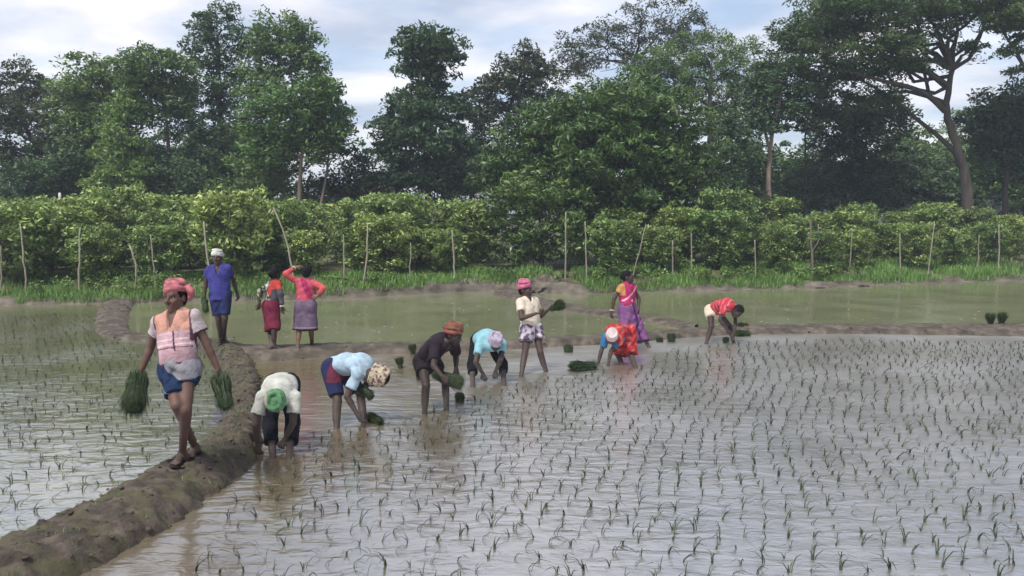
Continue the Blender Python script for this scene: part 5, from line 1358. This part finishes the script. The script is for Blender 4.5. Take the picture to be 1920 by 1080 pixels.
person('bare headed man in a red striped T-shirt and cream shorts bending by the long bund', B, 0.012, 0.008,
       [shirt(B, c12, 'striped_t_shirt', 0.0, 0.58, 0.024, 0.0, 23.0, 0.006), shorts(B, lambda V: tint(V, lin(206, 192, 166), 0.08), 'cream_shorts', 0.08, 0.42, 0.026, 24.0)], hair_cap(B, False, True, 1.03), mud_z=0.3)

# ================================================================== RICE
M_RICE = mat_leaf('rice_leaf', (0.010, 0.016, 0.010), (0.018, 0.028, 0.014), (0.045, 0.062, 0.028), trans=0.1)
M_BUNDLE = mat_leaf('bundle_leaf', (0.010, 0.022, 0.008), (0.020, 0.044, 0.012), (0.050, 0.088, 0.024), trans=0.25)
M_ROOT = mat_mud('root_mud', (0.010, 0.014, 0.006), (0.022, 0.030, 0.010), (0.050, 0.052, 0.022), 26.0)
def strand(bag, pts, w, side):
    pts = np.asarray(pts); n = len(pts); ws = w * np.array([0.8, 1.0, 0.85, 0.25] if n == 4 else np.linspace(1, 0.25, n))
    V = np.concatenate([pts - side * ws[:, None] * 0.5, pts + side * ws[:, None] * 0.5])
    bag.add(V, [(i, i + n, i + n + 1, i + 1) for i in range(n - 1)])
def bundle(label, top, bot, r_top, r_mid, r_bot, n=260, mid=0.5, wid=0.010, group='bundles of rice seedlings', splay=0.12, seed=0, core=True, lift=0.0):
    """a sheaf of seedlings from top to bot, drawn in where it is tied"""
    rs = np.random.default_rng(seed + 50); top, bot = np.asarray(top, float), np.asarray(bot, float)
    ax = unit(bot - top); a = unit(np.cross(ax, (0.3, 0.9, 0.2))); b = np.cross(ax, a); ln = np.linalg.norm(bot - top)
    root = empty('seedling_bundle', (bot[0], bot[1], min(bot[2], top[2])))
    tag(root, label, 'seedling bundle', group); bs = np.array(root.location)
    bag = Bag()
    for i in range(int(n * 2.6)):
        an = rs.uniform(0, 6.283); q = math.sqrt(rs.uniform(0.2, 1)); dr = math.cos(an) * a + math.sin(an) * b; l2 = rs.uniform(1 - splay, 1 + splay * 0.4)
        P = [top + dr * r_top * q * rs.uniform(0.6, 1.15) - ax * ln * rs.uniform(-0.28, 0.16), top + ax * ln * mid * 0.5 + dr * (r_top * 0.45 + r_mid * 0.62) * q, top + ax * ln * mid + dr * r_mid * q,
             top + ax * ln * (mid + (l2 - mid) * 1.0) + dr * r_bot * q * rs.uniform(0.35, 1.12) - np.array((0, 0, 1)) * rs.uniform(0, 0.02)]
        P = [p_ + rs.normal(size=3) * (0.008 if j_ != 2 else 0.003) for j_, p_ in enumerate(P)]
        strand(bag, P, wid * rs.uniform(0.35, 0.75), unit(np.cross(ax, dr) + rs.normal(size=3) * 0.8))
    obj('leaves', bag.mesh('leaves', False, bs), M_BUNDLE, root)
    if core:
        V, Q = solid([P_cone(top + ax * ln * 0.22, top + ax * ln * mid, r_top * 0.6, r_mid * 0.84, 0.02), P_cone(top + ax * ln * mid, bot - ax * ln * 0.22, r_mid * 0.84, r_bot * 0.66, 0.02)], 0.012, folds(ax, 0.006, 70, seed))
        obj('root_mass', np_mesh('root_mass', V - bs, Q, 4, True), M_ROOT, root)
    m = top + ax * ln * mid
    bag = Bag(); an = np.linspace(0, 2 * math.pi, 15); ring = [m + (r_mid * 1.04) * (math.cos(t) * a + math.sin(t) * b) for t in an]
    bag.add(*tube(ring, [0.003] * 15, 5, False)); obj('tie', bag.mesh('tie', True, bs), M_ROOT, root)
    return root
# carried by the walking man
h1 = B1.wrR + B1.hands[0][1] * 0.07; bundle('dark green seedling bundle hanging from the walking man\'s hand at left', h1 + np.array((0, 0, 0.01)), at(249, 767, 7.45), 0.085, 0.090, 0.150, 420, 0.42, 0.010, seed=1)
h2 = B1.wrL + B1.hands[1][1] * 0.07; bundle('bright green seedling bundle in the walking man\'s hand beside the bund', h2 + np.array((0, 0, -0.02)), at(424, 764, 7.6), 0.085, 0.070, 0.085, 320, 0.55, 0.010, seed=2)
h = B9.wrL + B9.hands[1][1] * 0.05; bundle('bright green bunch held out by the man with the pink turban', at(1054, 570, 13.35), h, 0.10, 0.055, 0.03, 260, 0.62, 0.010, seed=3)
h = B7.wrR + B7.hands[0][1] * 0.05; bundle('dark bundle under the arm of the dark-clothed man', at(818, 703, 10.6), at(868, 719, 10.5), 0.05, 0.075, 0.125, 300, 0.5, 0.010, seed=4)
h = B6.wrL + B6.hands[1][1] * 0.05; bundle('dark bunch below the chest of the man in pale blue', at(676, 728, 10.0), at(697, 742, 9.95), 0.05, 0.05, 0.07, 200, 0.5, 0.010, seed=5)
h = B2.wrR + B2.hands[0][1] * 0.06; bundle('small muddy bunch in the hand of the man in blue', h, at(386, 584, 14.85), 0.05, 0.05, 0.075, 160, 0.5, 0.012, seed=6)
# lying or standing in the water and on the bunds: (pixel of the foot, height above ground, axis, radii)
def stood(label, u, v, z, hgt, rb, rt, lean=(0, 0), n=200, seed=0):
    b_ = gp(u, v, z); bundle(label, b_ + np.array((lean[0], lean[1], hgt)), b_ - np.array((0, 0, 0.03)), rt, rb * 0.8, rb, n, 0.6, 0.010, seed=seed)
def laid(label, p, q, r, z=0.05, n=240, seed=0):
    a_, b_ = gp(*p, z), gp(*q, z); bundle(label, a_, b_, r * 1.1, r * 0.8, r, n, 0.5, 0.010, seed=seed)
laid('flattened dark bundle in the water at the pale blue man\'s hand', (692, 781), (716, 791), 0.06, 0.04, seed=10)
stood('small dark bundle standing in open water right of the pale blue man', 752, 690, 0, 0.15, 0.045, 0.085, (-0.03, 0), seed=11)
stood('small bright green bunch on the long bund left of the dark-clothed man', 775, 661, 0.03, 0.13, 0.05, 0.08, (-0.02, 0), seed=12)
stood('low dark bundle in the water right of the dark-clothed man\'s leg', 862, 752, 0, 0.10, 0.07, 0.065, seed=13)
stood('brown muddy bundle in the water behind the dark-clothed man\'s leg', 786, 712, 0, 0.10, 0.05, 0.06, seed=14)
stood('dark rounded bundle alone in the water right of the pink turbaned man', 1066, 660, 0, 0.12, 0.10, 0.075, seed=15)
laid('large dark green heap of seedlings floating beside the red-clad woman', (1074, 690), (1118, 686), 0.105, 0.05, 380, seed=16)
stood('bundle by the long bund right of the pink sari, nearer the woman', 1237, 641, 0.0, 0.07, 0.08, 0.06, seed=17)
stood('round bundle on the long bund between the pink sari and the red T-shirt', 1259, 638, 0.03, 0.12, 0.09, 0.085, seed=18)
laid('bundle lying on the long bund behind the man in red', (1386, 611), (1402, 610), 0.07, 0.12, seed=19)
laid('dark bundle at the water edge under the red-clad man\'s hands', (1382, 626), (1406, 625), 0.075, 0.05, seed=20)
stood('dark tuft in the water between the red-clad man\'s legs', 1361, 643, 0, 0.10, 0.07, 0.06, seed=21)
stood('left one of two bundles standing on the bund at far right', 1858, 612, 0.07, 0.26, 0.07, 0.13, (-0.03, 0), seed=22)
stood('right one of two bundles standing on the bund at far right', 1876, 611, 0.07, 0.26, 0.07, 0.13, (0.04, 0), seed=23)

# ---- planted seedlings
def seedling_verts(rs):
    bag = Bag(); k = rs.integers(3, 6); ph = rs.uniform(-0.9, 0.9) + (0 if rs.random() < 0.75 else 3.1)
    for j in range(k):
        a = ph + rs.normal() * 0.75; d = np.array((math.cos(a), math.sin(a), 0)); h = rs.uniform(0.10, 0.19); l = h * rs.uniform(0.2, 1.15)
        o0 = np.array((rs.normal() * 0.007, rs.normal() * 0.007, -0.02)); up = np.array((0, 0, 1.0))
        P = [o0, o0 + up * h * 0.5 + d * l * 0.12, o0 + up * h * 0.88 + d * l * 0.45, o0 + up * (h * (1.0 - 0.25 * (l / h > 0.6))) + d * l]
        strand(bag, P, 0.0100, unit(np.array((-d[1], d[0], 0)) + rs.normal(size=3) * 0.25))
    return np.concatenate(bag.v), np.concatenate(bag.f)
rs = np.random.default_rng(5)
KINDS = [seedling_verts(rs) for _ in range(18)]
SQ = {'A': 0.56, 'B': 0.42}
def pip(x, y, poly):
    ins = False; j = len(poly) - 1
    for i in range(len(poly)):
        if (poly[i][1] > y) != (poly[j][1] > y) and x < (poly[j][0] - poly[i][0]) * (y - poly[i][1]) / (poly[j][1] - poly[i][1]) + poly[i][0]: ins = not ins
        j = i
    return ins
regA = [(330, 1110), (395, 1010), (440, 945), (520, 880), (585, 815), (640, 800), (720, 800), (790, 778), (880, 752), (960, 722), (1040, 708), (1120, 700), (1200, 690), (1240, 662), (1300, 652), (1400, 640),
        (1600, 638), (1960, 645), (1990, 1120)]
regB = [(-30, 600), (60, 590), (175, 590), (178, 640), (300, 648), (385, 662), (418, 700), (424, 752), (392, 796), (330, 840), (285, 862), (210, 896), (105, 950), (-30, 1005)]
spots = []
for reg, sx, sy, rot, which in ((regA, 0.19, 0.215, 0.10, 'A'), (regB, 0.215, 0.25, -0.35, 'B')):
    ca, sa = math.cos(rot), math.sin(rot)
    for i in range(-110, 110):
        for j in range(-20, 120):
            gx = i * sx + 0.10 * (j % 2) + 0.14 * math.sin(j * 0.21); gy = 4.5 + j * sy
            x, y = ca * gx - sa * gy + rs.normal() * 0.018, sa * gx + ca * gy + rs.normal() * 0.022
            if y < 5 or y > 24: continue
            u, v = pix((x, y, 0.0))
            if rs.random() < 0.05 or not (-25 < u < 1945 and v < 1115) or not pip(u, v, reg): continue
            spots.append((x, y, which, v))
spots.sort(key=lambda s_: -s_[3])
near_n = 0
meshes = []
for V, Fq in KINDS:
    me = np_mesh('rice_seedling', V, Fq); me.materials.append(M_RICE); meshes.append(me)
rest = Bag(); restB = Bag()
cntA = cntB = 0
for (x, y, which, v) in spots:
    kk = rs.integers(0, 18); sc_ = rs.uniform(0.65, 1.2); rz = rs.normal() * 0.35
    u_, v_ = pix((x, y, 0))
    if near_n < 300 and 0 < u_ < 1920 and 0 < v_ < 1080:
        o = obj('rice_seedling', meshes[kk], None, None, (x, y, 0)); o.rotation_euler = (0, 0, rz); o.scale = (sc_, sc_, sc_ * SQ[which])
        if which == 'A': tag(o, 'thin green rice seedling in the nearest rows of the right paddy', 'rice seedling', 'nearest seedlings of the right paddy')
        else: tag(o, 'bent rice seedling in the nearest rows of the left paddy', 'rice seedling', 'nearest seedlings of the left paddy')
        near_n += 1; continue
    V, Fq = KINDS[kk]; c_, s_ = math.cos(rz), math.sin(rz)
    Vr = np.stack([V[:, 0] * c_ - V[:, 1] * s_, V[:, 0] * s_ + V[:, 1] * c_, V[:, 2] * SQ[which]], 1) * sc_ + np.array((x, y, 0))
    (rest if which == 'A' else restB).add(Vr, Fq)
tag(obj('rice_seedlings', rest.mesh('rice_seedlings'), M_RICE), 'rows of young rice farther out in the right paddy', 'rice', kind='stuff')
tag(obj('rice_seedlings', restB.mesh('rice_seedlings'), M_RICE), 'rows of young rice farther out in the left paddy', 'rice', kind='stuff')
print('SEEDLINGS', len(spots))
